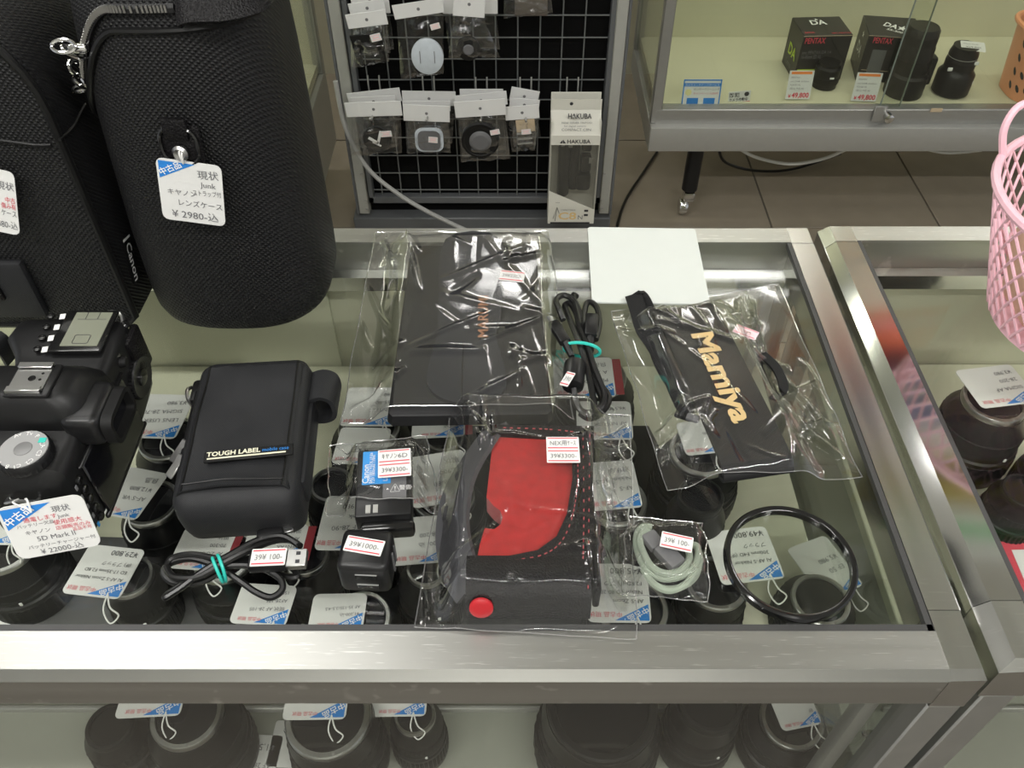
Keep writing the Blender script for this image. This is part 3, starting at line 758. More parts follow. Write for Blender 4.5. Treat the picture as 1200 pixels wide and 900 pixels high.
obj('tripod_head', Geo().box((.030, .055, -.03), (.022, .05, .025), .005, M=M).box((.030, -.005, -.03), (.026, .045, .025), .006, M=M).box((.026, -.055, -.03), (.036, .045, .03), .008, M=M), BLACKSAT, tp)
obj('leg_clip', Geo().box((-.028, .058, -.012), (.008, .018, .004), .001, M=M).box((-.010, .055, -.012), (.010, .018, .004), .001, M=M).box((.04, .065, -.014), (.009, .012, .004), M=M).box((.04, .01, -.014), (.008, .014, .004), M=M), ALU, tp)

# cables on and under the showcases
single('power_cable', Geo().tube(spline([at_y(393, 95, 1.80), at_y(405, 150, 1.80), at_y(430, 196, 1.80), at_y(465, 226, 1.79), at_y(505, 250, 1.77), at_y(560, 276, 1.75), at_y(610, 296, 1.72)], 6), .0055, 8), GREYCABLE, 'grey cable hanging diagonally across the foot of the grid rack', 'cable')
single('power_cable', Geo().tube(spline([at_y(862, 171, 2.0), at_y(885, 184, 2.0), at_y(925, 192, 2.0), at_y(965, 186, 2.0), at_y(1000, 171, 2.0)], 6), .0045, 8), WHITECABLE, 'white cable sagging below the right wall showcase', 'cable')
single('power_cable', Geo().tube(spline([at_y(1078, 173, 2.0), at_y(1110, 179, 2.0), at_y(1150, 176, 2.0)], 6), .0045, 8), WHITECABLE, 'short white cable under the orange basket end of the showcase', 'cable')
single('power_cable', Geo().tube(spline([at_z(842, 172, .15), at_z(850, 190, .08), at_z(885, 200, .02), at_z(930, 198, .01), at_z(985, 180, .02)], 6), .004, 8), CABLE, 'black cable lying on the tiles under the right showcase', 'cable')
single('power_cable', Geo().tube(spline([at_z(770, 178, .008), at_z(752, 205, .008), at_z(733, 235, .008), at_z(724, 262, .008), at_z(722, 280, .008)], 6), .004, 8), CABLE, 'thin dark cable on the floor between rack and showcase', 'cable')
# ================================================================== goods in the right wall showcase
ZF = .333
def carton(lab, blc, w, d, h, rz, spec):
    t = thing('lens_carton', lab, 'carton', blc, rz)
    obj('box', Geo().box((w/2, d/2, h/2), (w, d, h), .0015, 1), BLKCARD, t, world=False)
    T = t.matrix_basis
    Mf = T @ frame((w/2, -.0006, h/2), (1, 0, 0), (0, 0, 1)); Mt = T @ frame((w/2, d/2, h + .0006), (1, 0, 0), (0, 1, 0))
    Ms = T @ frame((-.0006, d/2, h/2), (0, -1, 0), (0, 0, 1))
    spec(t, Mf, Mt, Ms, w, d, h)
    return t
def c1(t, Mf, Mt, Ms, w, d, h):
    lettering(t, REDINK, Mf, [('PENTAX', -w*.46, h*.33, .020, 0, w*.42)], bold=.02)
    lettering(t, REDINK, Mt, [('smc', -w*.46, -d*.40, .016), ('SMC PENTAX', w*.08, -d*.45, .010, 0, w*.4)], bold=.01)
    lettering(t, WHITEINK, Mt, [('DA', -w*.22, d*.05, .036, 0, w*.34), ('★', -w*.1, d*.28, .012)], bold=.02)
    lettering(t, GREYINK, Mf, [('smc PENTAX-DA 1:4', -w*.46, h*.10, .012, 0, w*.6), ('16-45mm ED AL', -w*.46, 0, .014, 0, w*.42)])
    obj('lime_stripe', bars(Mf, [(-w*.22, -h*.26, w*.50, h*.05)]), LIME, t, angle=0)
    obj('pale_edge', bars(Mf, [(0, h*.485, w, h*.012)]), TAN, t, angle=0)
    lettering(t, LIME, Ms, [('DA', -d*.25, -h*.15, .040)], bold=.02)
    lettering(t, GREYINK, Ms, [('Lens', -d*.25, -h*.38, .022)])
def c2(t, Mf, Mt, Ms, w, d, h):
    lettering(t, REDINK, Mf, [('PENTAX', -w*.40, h*.34, .020, 0, w*.36)], bold=.02)
    lettering(t, WHITEINK, Mt, [('DA★', -w*.2, 0, .034, -.5, w*.45), ('55-300', -w*.15, -d*.2, .014, -.5)], bold=.02)
    o = obj('blue_oval', Geo().lathe([(.020, .0002), (.020, .0004)], 24, Mf @ Matrix.Translation((w*.26, h*.37, 0)) @ Matrix.Diagonal((1, .42, 1, 1))), BLUE, t)
    lettering(o, WHITEINK, Mf, [('ASE', w*.18, h*.33, .013)], lift=.0008)
    obj('lens_picture', Geo().box((-w*.22, -h*.05, .0005), (w*.26, h*.5, .0006), M=Mf), GREYPL, t)
    obj('pale_edge', bars(Mf, [(0, h*.485, w, h*.010), (0, -h*.25, w*.9, h*.01)]), TAN, t, angle=0)
    lettering(t, WHITEINK, Ms, [('DA', -d*.2, -h*.1, .036), ('★', -d*.05, h*.25, .02)], bold=.02)
    lettering(t, GREYINK, Ms, [('Lens', -d*.22, -h*.36, .022)])
pA = at_z(922, 93, ZF); pB = at_z(930, 94, ZF)
carton('black carton with lime stripe on the left in the wall showcase', (at_z(929, 95, ZF).x, at_z(929, 95, ZF).y, ZF), .122, .105, .117, R(3), c1)
carton('black carton with blue oval badge on the right in the wall showcase', (at_z(1006, 101, ZF).x, at_z(1006, 101, ZF).y + .03, ZF), .128, .115, .118, R(-9), c2)

def wall_lens(lab, px, py, prof, grip, extra=None):
    p = at_z(px, py, ZF)
    t = thing('camera_lens', lab, 'lens', (p.x, p.y, ZF), 0, 'lenses in the wall showcase')
    obj('barrel', Geo().lathe(prof, 32), LENSBLK, t, world=False)
    for (r, z0, z1) in grip: obj('grip_ring', Geo().lathe([(r - .001, z0), (r, z0 + .001), (r, z1 - .001), (r - .001, z1)], 64, rib=.0007), RIBBLK, t, world=False)
    if extra: extra(t, p)
    return t
wall_lens('small black lens standing before the lime-striped carton', 965, 100, [(.030, 0), (.031, .02), (.031, .05), (.026, .055), (.026, .062)], [(.0325, .012, .028)],
    lambda t, p: obj('white_mark', Geo().box((.004, -.0322, .034), (.010, .001, .004)), WHITEINK, t, world=False))
wall_lens('tall black telephoto lens standing behind the sliding glass edge', 1057, 108, [(.046, 0), (.047, .004), (.047, .05), (.040, .056), (.040, .12), (.0375, .125), (.0375, .160), (.033, .166)], [(.0408, .062, .092), (.0382, .128, .150)],
    lambda t, p: obj('tripod_collar', Geo().box((.044, 0, .06), (.022, .03, .07), .006), LENSBLK, t, world=False))
def l4(t, p):
    M = Matrix.Translation((p.x + .012, p.y - .006, ZF + .118)) @ Matrix.Rotation(R(-14), 4, 'Z') @ Matrix.Rotation(R(6), 4, 'X')
    hang_tag(t, M, .055, .042, (('¥29,800', -.3, -.2, .25, 0), ('Nikon 24-85', -.4, .15, .16, 0)), blue=False)
    for (x, z) in ((-.036, .07), (.034, .036), (.028, .085)): obj('white_mark', Geo().box((x*.9, -.026, z), (.011, .004, .008), .001), WHITEINK, t, world=False)
    obj('gold_line', Geo().lathe([(.0345, .092), (.0345, .0935)], 32), ALUL, t, world=False)
wall_lens('black zoom lens with flared hood and a white tag on top', 1112, 107, [(.040, 0), (.044, .004), (.044, .05), (.038, .058), (.035, .062), (.034, .10), (.030, .112), (.030, .117)], [(.0355, .065, .083)], l4)

def price_stand(lab, TL, TR, BL, y, price):
    M, w, h = framey(TL, TR, BL, y)
    M = M @ Matrix.Rotation(R(-12), 4, 'X')
    t = thing('price_card', lab, 'price card', (M.translation.x, M.translation.y, ZF), 0, 'price cards in the wall showcase')
    obj('card', card_geo(M, w, h, .0008, .001), PAPER, t, angle=0)
    obj('orange_band', bars(M, [(0, h*.42, w*.84, h*.09)]), mat('orange_print', (.85, .25, .05), .5), t, angle=0)
    lettering(t, REDINK, M, [('¥', -w*.40, -h*.44, h*.16), (price, -w*.26, -h*.44, h*.25, 0, w*.70)], bold=.03)
    lettering(t, GREYINK, M, [('PENTAX', -w*.4, h*.24, h*.08), ('smc DA★ 16-50mm', -w*.4, h*.10, h*.08, 0, w*.75), ('F2.8 ED AL', -w*.4, -.02*h, h*.08), ('(税込) 中古 AB', -w*.4, -h*.15, h*.08)])
    obj('easel', Geo().box((0, -h*.2, -.012), (w*.4, .001, .024), M=M), CARD, t)
price_stand('49,800 price card before the lime-striped carton', (925, 84), (954, 84), (921, 115), 1.955, '49,800')
price_stand('49,800 price card before the blue-badged carton', (1003, 86), (1033, 87), (999, 117), 1.945, '49,800')
M, w, h = framey((801, 94), (846, 94), (799, 122), 1.938); M = M @ Matrix.Rotation(R(-10), 4, 'X')
t = thing('leaflet_stand', 'blue and white service leaflet at the left of the wall showcase', 'leaflet', (M.translation.x, M.translation.y, ZF))
obj('card', card_geo(M, w, h, .001, .001), PAPER, t, angle=0)
obj('blue_band', bars(M, [(0, h*.29, w*.98, h*.13), (-w*.22, -h*.34, w*.30, h*.24), (w*.22, -h*.34, w*.30, h*.24), (0, h*.47, w, h*.05), (-w*.485, 0, w*.03, h), (w*.485, 0, w*.03, h)]), BLUE, t, angle=0)
obj('yellow_dot', Geo().lathe([(h*.13, .0002), (h*.13, .0004)], 16, M @ Matrix.Translation((-w*.35, 0, 0))), mat('pale_yellow', (.75, .70, .35), .5), t)
lettering(t, WHITEINK, M, [('カメラメンテナンスサービス', -w*.46, h*.25, h*.10, 0, w*.9)], lift=.0008)
lettering(t, INK, M, [('センサークリーニング', -w*.22, h*.08, h*.11, 0, w*.68)])
lettering(t, REDINK, M, [('キャンペーン 3,000円', -w*.22, -h*.08, h*.10, 0, w*.65)])
M, w, h = framey((854, 108), (880, 106), (853, 121), 1.945)
t = thing('small_notice', 'small black and white notice card beside the blue leaflet', 'card', (M.translation.x, M.translation.y, ZF))
obj('card', card_geo(M, w, h, .001, .001), PAPER, t, angle=0)
lettering(t, INK, M, [('防犯', -w*.46, h*.04, h*.42), ('カメラ作動中', -w*.46, -h*.36, h*.34, 0, w*.85)], bold=.02)
obj('silhouette', Geo().lathe([(h*.2, .0002), (h*.2, .0005)], 14, M @ Matrix.Translation((w*.32, h*.22, 0))), INK, t)
obj('red_mark', bars(M, [(w*.3, -h*.46, w*.4, h*.07)]), REDINK, t, angle=0)

# salmon basket
pbk = at_z(1192, 112, ZF)
t = thing('salmon_basket', 'salmon orange plastic basket with slotted sides in the wall showcase', 'basket', (pbk.x + .055, pbk.y + .02, ZF))
def ov(ax, ay, z, n=40): return [(x, y, z) for x, y in sup(ax, ay, n, 3)]
obj('wall', Geo().loft([ov(.082, .070, 0), ov(.100, .082, .165), ov(.098, .080, .165), ov(.080, .068, .004)], cap=False).add(ov(.081, .069, .003), [list(range(40))]), ORANGE, t, world=False)
obj('rim', Geo().tube(ov(.104, .086, .165), .006, 8, True), ORANGE, t, world=False)
rnd = random.Random(4)
for k in range(34):
    a = pi + .15 + (k % 9)/9*pi*1.0; zz = .03 + (k//9)*.034
    q = zz/.165; ax, ay = .082 + .018*q, .070 + .012*q
    c_, s_ = cos(a), sin(a); x = ax*math.copysign(abs(c_)**(2/3), c_); y = ay*math.copysign(abs(s_)**(2/3), s_)
    nrm = Vector((c_/ax, s_/ay, 0)).normalized()
    Mk = frame((x, y, zz), Vector((-nrm.y, nrm.x, 0)), (0, 0, 1)) @ Matrix.Rotation(.6, 4, 'Z')
    obj('slot', Geo().prism([(.004*cos(i*pi/4), .010*sin(i*pi/4)) for i in range(8)], .0002, .0010, Mk), BLKCARD, t, world=False)
bk = t.location.copy()
q = thing('lens_hood', 'black round lens hood lying in the salmon basket', 'lens hood', (bk.x + .01, bk.y, ZF + .02))
obj('ring', Geo().lathe([(.055, .06), (.058, .12), (.054, .15), (.050, .15), (.046, .08)], 36, Matrix.Rotation(.25, 4, 'X')), BLACKSAT, q, world=False)

# ================================================================== lenses and other goods under the counter glass
ZS = .7702      # upper shelf surface
PLACED = []
def shelf_lens(lab, px, py, r, h, tag=None, zs=ZS, style=0, tagpx=None, tagz=None, rz=180, tw=.046, th=.050, price='¥29,800', lines=('AI AF-S Zoom Nikkor', 'ED 17-35mm F2.8D', '(IF) ブラック'), red='中古品 現状', strip=False, mount=True, grp='lenses under the counter glass'):
    p = at_z(px, py, zs + h)
    for _ in range(6):
        for (ox, oy, oz, orr) in PLACED:
            d = math.hypot(p.x - ox, p.y - oy)
            if abs(oz - zs) < .01 and d < (r + orr)*1.03 + .001:
                need = (r + orr)*1.03 + .001
                r = max(.024, min(r, (d - .001)/1.03 - orr)); need = (r + orr)*1.03 + .001
                if d < need: p = Vector((ox + (p.x - ox)/d*need, oy + (p.y - oy)/d*need, p.z))
    PLACED.append((p.x, p.y, zs, r))
    t = thing('camera_lens', lab, 'lens', (p.x, p.y, zs), 0, grp)
    k = .72 if style == 0 else (.86 if style == 1 else .62)
    obj('barrel', Geo().lathe([(r*.94, 0), (r, .002), (r, h*.42), (r*.95, h*.44), (r*.95, h*.50), (r*.92, h*.52), (r*.92, h*.72), (r*k, h*.86), (r*k, h*.93)], 40), LENSBLK, t, world=False)
    obj('grip_ring', Geo().lathe([(r*.985, h*.10), (r*1.025, h*.12), (r*1.025, h*.36), (r*.985, h*.38)], 80, rib=.0008), RIBBLK, t, world=False)
    obj('zoom_ring', Geo().lathe([(r*.91, h*.53), (r*.95, h*.545), (r*.95, h*.68), (r*.91, h*.70)], 72, rib=.0007), RIBBLK, t, world=False)
    mt = obj('mount_ring', Geo().lathe([(r*k*.985, h*.925), (r*k*.985, h*.985), (r*k*.95, h), (r*k*.84, h), (r*k*.82, h*.97)], 40, cap=False), SILVER if mount else BLACKPL, t, world=False)
    obj('rear_element', Geo().lathe([(r*k*.84, h*.90), (r*k*.84, h*.965), (r*k*.5, h*.972), (r*k*.2, h*.978)], 28), DARKGLS, t, world=False)
    if mount:
        for a in (.4, 1.9, 3.3, 5.0): obj('screw', Geo().lathe([(.0012, h), (.0010, h + .0003)], 8, Matrix.Translation((r*k*.90*cos(a), r*k*.90*sin(a), 0))), DULL, mt, world=False)
    obj('index_mark', Geo().box((r*.955*cos(-1.2), r*.955*sin(-1.2), h*.47), (.002, .001, .003), M=Matrix.Identity(4)), WHITEINK, t, world=False)
    if tagpx:
        z = tagz or zs + h + .004; q = at_z(*tagpx, z)
        M = rot_frame((q.x, q.y, z), rz, 0) @ Matrix.Rotation(R(3), 4, 'X')
        M = M @ Matrix.Rotation(R(2), 4, 'Y')
        blk = [(price, -.42, -.42, .15, 0)] + [(s_, -.40, .12 - .15*i, .095, 0) for i, s_ in enumerate(lines)] if price else [(s_, -.40, .05 - .20*i, .12, 4) for i, s_ in enumerate(lines)]
        sx = M @ Vector((-tw*.28, th*.42, .001))
        st = [sx, sx + Vector((.004, -.010, -.002)), sx + Vector((.010, -.014, -.006)), sx + Vector((.004, -.018, -.010)), sx + Vector((-.002, -.010, -.006)), sx]
        hang_tag(t, M, tw, th, blk, ((red, -.05, .34, .10, 0),) if red else (), strip=strip, string=st, inkm=INK if price else PENCIL)
    return t
HW = ('AF 70-210/4-5.6', 'キズ カビ', 'Junk')
shelf_lens('black lens between the camera and the nylon pouch with a shaded tag', 196, 512, .033, .070, tagpx=(186, 487), rz=176, price='', lines=('LENS USER', 'SIGMA 28-70', '¥3,980'))
shelf_lens('black lens with chrome mount ring beside the camera screen side', 176, 588, .036, .072, tagpx=(154, 577), rz=166, th=.046, tw=.036, price='', lines=('AF-S VR', '¥12,800', '良品'))
shelf_lens('black lens with ¥29,800 tag in front of the camera', 152, 672, .037, .060, tagpx=(122, 669), rz=172, tw=.044, th=.042, zs=ZS)
shelf_lens('lens with chrome ring half hidden by the camera tag', 3, 640, .033, .062, tagpx=(10, 606), rz=178, price='', lines=('Nikkor', '¥8,800', 'Junk'))
shelf_lens('lens with shaded white tag under the left end of the coiled cable', 262, 650, .032, .066, tagpx=(238, 643), rz=174, th=.036, tw=.040, price='', lines=('AF ZOOM', '70-300', '現状'), strip=True)
shelf_lens('lens with maroon-edged tag in front of the nylon pouch', 332, 650, .034, .064, tagpx=(322, 636), rz=178, th=.034, tw=.044, price='', lines=('PENTAX', 'AF 28-80', '現状'), strip=True)
shelf_lens('lens with pale tag below the plug of the coiled cable', 300, 716, .035, .060, tagpx=(309, 708), rz=175, tw=.040, th=.032, price='', lines=('現状 AF 28-105', 'AF28-105', '1580'))
shelf_lens('lens with chrome edge under the front of the cube charger', 422, 724, .030, .058, tagpx=(396, 716), rz=180, tw=.038, th=.028, price='', lines=('¥1,200-込', 'AF 35-135/3.5-4.5'), mount=True)
shelf_lens('lens with tall narrow tag left of the cube charger', 392, 632, .034, .064, tagpx=(402, 612), rz=178, tw=.034, th=.050, price='', lines=('EF 28-90', 'Junk', '¥1,980'))
shelf_lens('slim lens with blue-cornered tag right of the cube charger', 496, 668, .026, .066, style=2, tagpx=(496, 632), rz=184, tw=.046, th=.042, price='', lines=('¥1,200- 込', 'AF 28-200', 'Junk'))
shelf_lens('lens with blue-cornered tag right of the bagged battery', 520, 580, .034, .060, tagpx=(514, 560), rz=190, tw=.046, th=.052, price='', lines=('AF 28-80', '¥2,980', '現状'))
shelf_lens('lens with maroon-edged tag below the black flat pouch', 432, 500, .036, .062, tagpx=(436, 476), rz=178, tw=.048, th=.046, price='', lines=('PENTAX', 'F 35-80', '¥980'), strip=True)
shelf_lens('lens with tag at the middle of the black flat pouch edge', 520, 510, .034, .060, tagpx=(514, 497), rz=182, tw=.044, th=.030, price='', lines=('PENTAX', 'Junk'), strip=True)
shelf_lens('lens behind the bagged battery showing only a tag top', 420, 545, .034, .062, tagpx=(424, 522), rz=176, tw=.042, th=.040, price='', lines=('KONICA', '¥500'))
shelf_lens('lens with maroon-edged tag behind the teal-tied cable', 700, 440, .036, .066, tagpx=(684, 442), rz=180, tw=.052, th=.050, price='', lines=('PENTAX', 'A 28-135', '良品'), strip=True)
shelf_lens('lens with white tag below the teal-tied cable', 716, 505, .034, .060, tagpx=(708, 492), rz=178, tw=.046, th=.044, price='', lines=('AF NIKKOR', '24-120', '¥6,980'))
shelf_lens('lens with blue-cornered tag right of the red leather case', 722, 586, .034, .060, tagpx=(716, 568), rz=184, tw=.042, th=.048, price='', lines=('AF-S', 'Nikkor 18-55', '現状品'))
shelf_lens('lens with ¥45,800 tag at the front beside the leather case', 742, 712, .035, .056, tagpx=(724, 694), rz=178, tw=.044, th=.048, price='¥45,800', lines=('AF-S Zoom', 'Nikkor ED 80-200mm', 'F2.8D(IF) ブラック'))
shelf_lens('large lens with ¥49,800 tag under the filter ring', 840, 682, .046, .060, style=1, tagpx=(872, 650), rz=186, tw=.046, th=.046, price='¥49,800', lines=('AI AF-S Nikkor', '300mm F4D (IF)', 'ブラック'))
shelf_lens('lens with half-moon label under the strap packet', 822, 528, .036, .066, tagpx=(822, 512), rz=186, tw=.034, th=.036, price='', lines=('EF-S', '¥4,980'))
shelf_lens('tall black lens left of the strap packet', 762, 560, .030, .090, mount=False)
shelf_lens('unlabelled black lens beside the sage cord packet', 778, 640, .034, .060, mount=False)
shelf_lens('lens with greyish tag at the right end of the shelf', 962, 702, .030, .040, tagpx=(966, 664), tagz=.79, rz=200, tw=.036, th=.050, price='', lines=('EF 50', '¥5,980'))
shelf_lens('dark lens under the shaded middle of the shelf', 610, 480, .033, .055, mount=False)
shelf_lens('dark lens under the red leather case', 640, 600, .035, .055, mount=False)
shelf_lens('dark lens under the front of the nylon pouch', 250, 560, .035, .055, mount=False)
shelf_lens('black lens in the neighbouring counter with a white tag', 1166, 468, .036, .078, tagpx=(1168, 452), rz=187, tw=.050, th=.046, price='', lines=('SIGMA AF', '28-200', '¥3,980'))
shelf_lens('black lens cut off by the right picture edge', 1222, 500, .038, .074)
shelf_lens('dark lens behind the red sale sign in the neighbouring counter', 1214, 548, .036, .050, mount=False)
# flat dark sheets giving the shelf a dark tone at front left and middle
single('dark_sheet', Geo().prism([(at_z(x, y, ZS).x, at_z(x, y, ZS).y) for x, y in ((-60, 745), (340, 745), (440, 640), (120, 630), (-60, 650))], ZS - .0001, ZS + .0012), DARKSHEET, 'flat dark grey sheet at the front left of the shelf', 'mat', angle=0)
single('dark_sheet', Geo().prism([(at_z(x, y, ZS).x, at_z(x, y, ZS).y) for x, y in ((345, 745), (800, 745), (790, 560), (760, 500), (420, 500), (400, 600), (445, 640))], ZS - .0001, ZS + .0012), mat('black_sheet', (.016, .016, .016), .6, spec=.2), 'flat black sheet under the lenses in the middle of the shelf', 'mat', angle=0)
# loose tag at the very left
M = rot_frame(at_z(-6, 716, .775), 176, 0); tg = thing('loose_tag', 'pale tag corner peeping in at the left edge', 'tag', M.translation)
obj('card', card_geo(M, .034, .030, .0008, .003), PAPER, tg, angle=0); lettering(tg, PENCIL, M, [('現状', -.014, -.004, .006)])

# lower shelf, seen through the front glass
ZL = .6102
kw = dict(zs=ZL, grp='lenses on the lower shelf')
shelf_lens('lens with blue-edged tag behind the front glass at left', 218, 836, .040, .086, tagpx=(180, 812), rz=182, tw=.052, th=.040, price='', lines=('AF NIKKOR', '中古'), **kw)
shelf_lens('largest lens behind the front glass with chrome ring and blue tag', 384, 838, .040, .092, style=1, tagpx=(372, 816), rz=180, tw=.050, th=.038, price='', lines=('NIKON', '¥8,800'), **kw)
shelf_lens('lens with long tag behind the front glass near the middle', 478, 838, .036, .070, tagpx=(468, 816), rz=180, tw=.046, th=.034, price='', lines=('SIGMA 70-300', 'DG'), **kw)
shelf_lens('wide dark lens standing upside down behind the front glass', 706, 826, .052, .094, style=1, mount=False, **kw)
shelf_lens('smaller dark lens behind the front glass right of the wide one', 832, 820, .040, .094, style=1, mount=False, **kw)
shelf_lens('dim lens behind the front glass at the right with pale tag', 928, 842, .036, .060, tagpx=(932, 832), rz=190, tw=.034, th=.030, price='', lines=('EF',), **kw)
shelf_lens('black lens behind the front glass left of the blue-edged tag', 128, 850, .034, .060, mount=False, **kw)
for px_, py_, lab in ((295, 888, 'white handwritten tag lying on the lower shelf left'), (348, 872, 'white tag lying beside the largest lower lens')):
    M = rot_frame(at_z(px_, py_, ZL + .002), 177, 0); tg = thing('loose_tag', lab, 'tag', M.translation)
    obj('card', card_geo(M, .046, .040, .0008, .003), PAPER, tg, angle=0); lettering(tg, PENCIL, M, [('¥1,580-込', -.018, -.012, .008), ('AF 28-80', -.018, .004, .006)])

# red sale sign in the neighbouring counter
M, w, h = framez((1163, 608), (1290, 605), (1205, 720), ZS + .012, ZS + .003)
t = thing('sale_sign', 'red-bordered white sale sign lying upside down in the neighbouring counter', 'sign', (M.translation.x, M.translation.y, ZS))
obj('card', card_geo(M, w, h, .001, .003), mat('sign_red', (.62, .05, .08), .45), t, angle=0)
obj('white_field', bars(M, [(0, -h*.12, w*.86, h*.55)]), PAPER, t, angle=0)
lettering(t, WHITEINK, M @ Matrix.Rotation(pi, 4, 'Z'), [('割引します!!', -w*.25, -h*.46, h*.19, 0, w*.72)], bold=.02)
lettering(t, REDINK, M @ Matrix.Rotation(pi, 4, 'Z'), [('10%', w*.05, h*.0, h*.22)], lift=.0007)
# ================================================================== things standing on the main counter
# ---- tall black lens case
CX, CY = -.2145, .547
t = thing('lens_case', 'tall rounded black woven lens case with snap loop standing on the counter', 'lens case', (CX, CY, ZT))
secs = []
for z, k in ((0, .90), (.004, .955), (.012, .99), (.03, 1), (.08, 1.0), (.14, 1.0), (.19, .995), (.222, .98), (.24, .955), (.252, .91), (.260, .84), (.266, .70), (.268, .4)):
    secs.append([(x*(1 - (.24*max(0, (z - .06)/.18) if x < 0 else 0)), y, z + .0003) for x, y in sup(.0705*k, .067*k, 56, 2.7)])
obj('body', Geo().loft(secs), WEAVE, t, world=False)
def onbody(a, z, out=.0005):
    k = 1.0 if z < .19 else (.995 - (z - .19)*.5 if z < .222 else .98 - (z - .222)*1.6)
    c_, s_ = cos(a), sin(a); e = 2.7
    ax, ay = .0705*k + out, .067*k + out
    return Vector((ax*math.copysign(abs(c_)**(2/e), c_)*(1 - (.24*max(0, (z - .06)/.18) if c_ < 0 else 0)), ay*math.copysign(abs(s_)**(2/e), s_), z))
def rimz(a):   # rim height round the case: falls away on the left side
    x = cos(a)
    return .236 - .080*(max(0, -x - .15)/.85)**1.7
rim = [onbody(2*pi*i/90, rimz(2*pi*i/90), .0012) for i in range(90)]
obj('piping', Geo().tube(rim, .0022, 8, True), PIPING, t, world=False)
zp = [onbody(a, rimz(a) + .012, .0008) for a in [pi*.98 + i*(pi*.60)/40 for i in range(41)]]
zo = obj('zipper_tape', Geo().tube(zp, .0024, 6, flat=1.3), BLACKSAT, t, world=False)
g = Geo()
zl = [onbody(a, rimz(a) + .013, .0034) for a in [pi*1.22 + i*(pi*.34)/46 for i in range(47)]]
for i, p in enumerate(zl): g.box(p, (.0013, .0016, .004))
obj('zipper_teeth', g, SILVER, zo, world=False)
pz = onbody(pi*1.30, rimz(pi*1.3) + .014, .006)
g = Geo().ring(.0046, .0011, 20, 6, Matrix.Translation(pz + Vector((-.006, -.004, .003))) @ Matrix.Rotation(.9, 4, 'X'), 1.5, .8)
g.box(pz, (.012, .006, .005), .002)
obj('zipper_pull', g, CHROME, t, world=False)
g = Geo()
for i in range(4): g.ring(.0052, .0013, 16, 6, Matrix.Translation(onbody(pi*1.26 - i*.16, rimz(pi*1.26 - i*.16) + .020, .006)) @ Matrix.Rotation(.8*i, 4, 'X') @ Matrix.Rotation(.5 + i, 4, 'Y'), 1.4, .8)
obj('strap_chain', g, CHROME, t, world=False)
# leather handle across the lid
hp = [(.060, -.036, .247), (.045, -.045, .262), (.02, -.048, .266), (0, -.05, .264), (-.012, -.052, .258)]
obj('lid_handle', Geo().ribbon(spline([at_y(208, 13, .480), at_y(222, 7, .479), at_y(262, 5, .480), at_y(290, -3, .486), at_y(304, -14, .496)], 6), .020, .003, (0, .75, .66)), LEATHER, t)
# snap loop: pixel-measured points on the front of the case
def onfront(px, py, out=.0):
    """point of the case front hit by a pixel ray"""
    d = ray(px, py); s0, s1 = .3, 1.2
    e = 2.7; c = Vector((CX, CY, 0)); best = None; s_ = .40
    while s_ < .9:
        p = CAMV + d*s_
        if (abs((p.x - CX)/.0705))**e + (abs((p.y - CY)/.067))**e <= 1: best = p; break
        s_ += .0004
    if best is None: best = at_y(px, py, CY - .067)
    return best - d.normalized()*out
q = onfront(212, 162)
Mq = frame(onfront(212, 165, .003), (1, -.12, 0), (0, .12, 1))
lp = obj('leather_loop', Geo().box((0, .009, .0035), (.016, .014, .004), .0015, M=Mq).box((.009, -.004, .001), (.010, .030, .0022), .001, M=Mq).lathe([(.0135, 0), (.0135, .003), (.012, .004)], 28, Mq @ Matrix.Translation((0, -.004, -.001))), LEATHER, t)
obj('d_ring', Geo().tube([(x, y, .0035) for x, y in rrect(.024, .024, .009, 5)], .0013, 6, True, Mq @ Matrix.Translation((0, -.002, 0))), BLACKGL, lp)
obj('snap_stud', Geo().lathe([(.0052, .003), (.0052, .005), (.0035, .0065), (.0015, .006)], 18, Mq @ Matrix.Translation((.0005, -.006, .001))), SILVER, lp)
yt = CY - .067 - .009
TL, TR, BL = at_y(179, 184, yt), at_y(252, 194, yt), at_y(198, 257, yt - .003)
M, w, h = frame3(TL, TR, BL); w *= 1.06
K = [('現状', .12, .26, .15, 3), ('Junk', .16, .12, .12, 0), ('ストラップ付', .02, -.02, .10, 2), ('キヤノン', -.38, -.05, .105, 0), ('レンズケース', -.24, -.22, .12, 0), ('¥ 2980-込', -.34, -.43, .16, 0)]
hang_tag(t, M, w, h, K, (), corner=.44, string=[at_y(212, 172, yt + .004), at_y(210, 180, yt - .002), at_y(215, 192, yt - .001), at_y(213, 182, yt - .002), at_y(213, 172, yt + .003)], inkm=PENCIL)

# ---- left black bag
x0, x1, y0, y1, hb = -.47, -.289, .486, .602, .252
t = thing('shoulder_case', 'black woven case with piped edge at the left picture edge', 'lens case', ((x0 + x1)/2, (y0 + y1)/2, ZT))
wb = x1 - x0
def outline(k, y, top=.07):
    """front panel outline (x, z): straight below, rounded above"""
    W, Hh = wb/2*k, hb*(.5 + .5*k); r = top; o = []
    zz0 = hb*(1 - k)*.35
    o += [(-W + .008, zz0), (W - .008, zz0), (W, zz0 + .008)]
    for i in range(9): a = pi/2*i/8; o.append((W - r + r*cos(a), Hh - r + r*sin(a)))
    for i in range(9): a = pi/2 + pi/2*i/8; o.append((-W + r + r*cos(a), Hh - r + r*sin(a)))
    o.append((-W, zz0 + .008))
    return [((x0 + x1)/2 + a, y, ZT + .0005 + b) for a, b in o]
obj('body', Geo().loft([outline(.90, y0 + .002), outline(.97, y0 + .004), outline(1, y0 + .010), outline(1.01, (y0 + y1)/2), outline(1, y1 - .01), outline(.92, y1)]), WEAVE, t)
pp = [(x, y0 + .0045, z) for x, y, z in outline(.985, 0)]
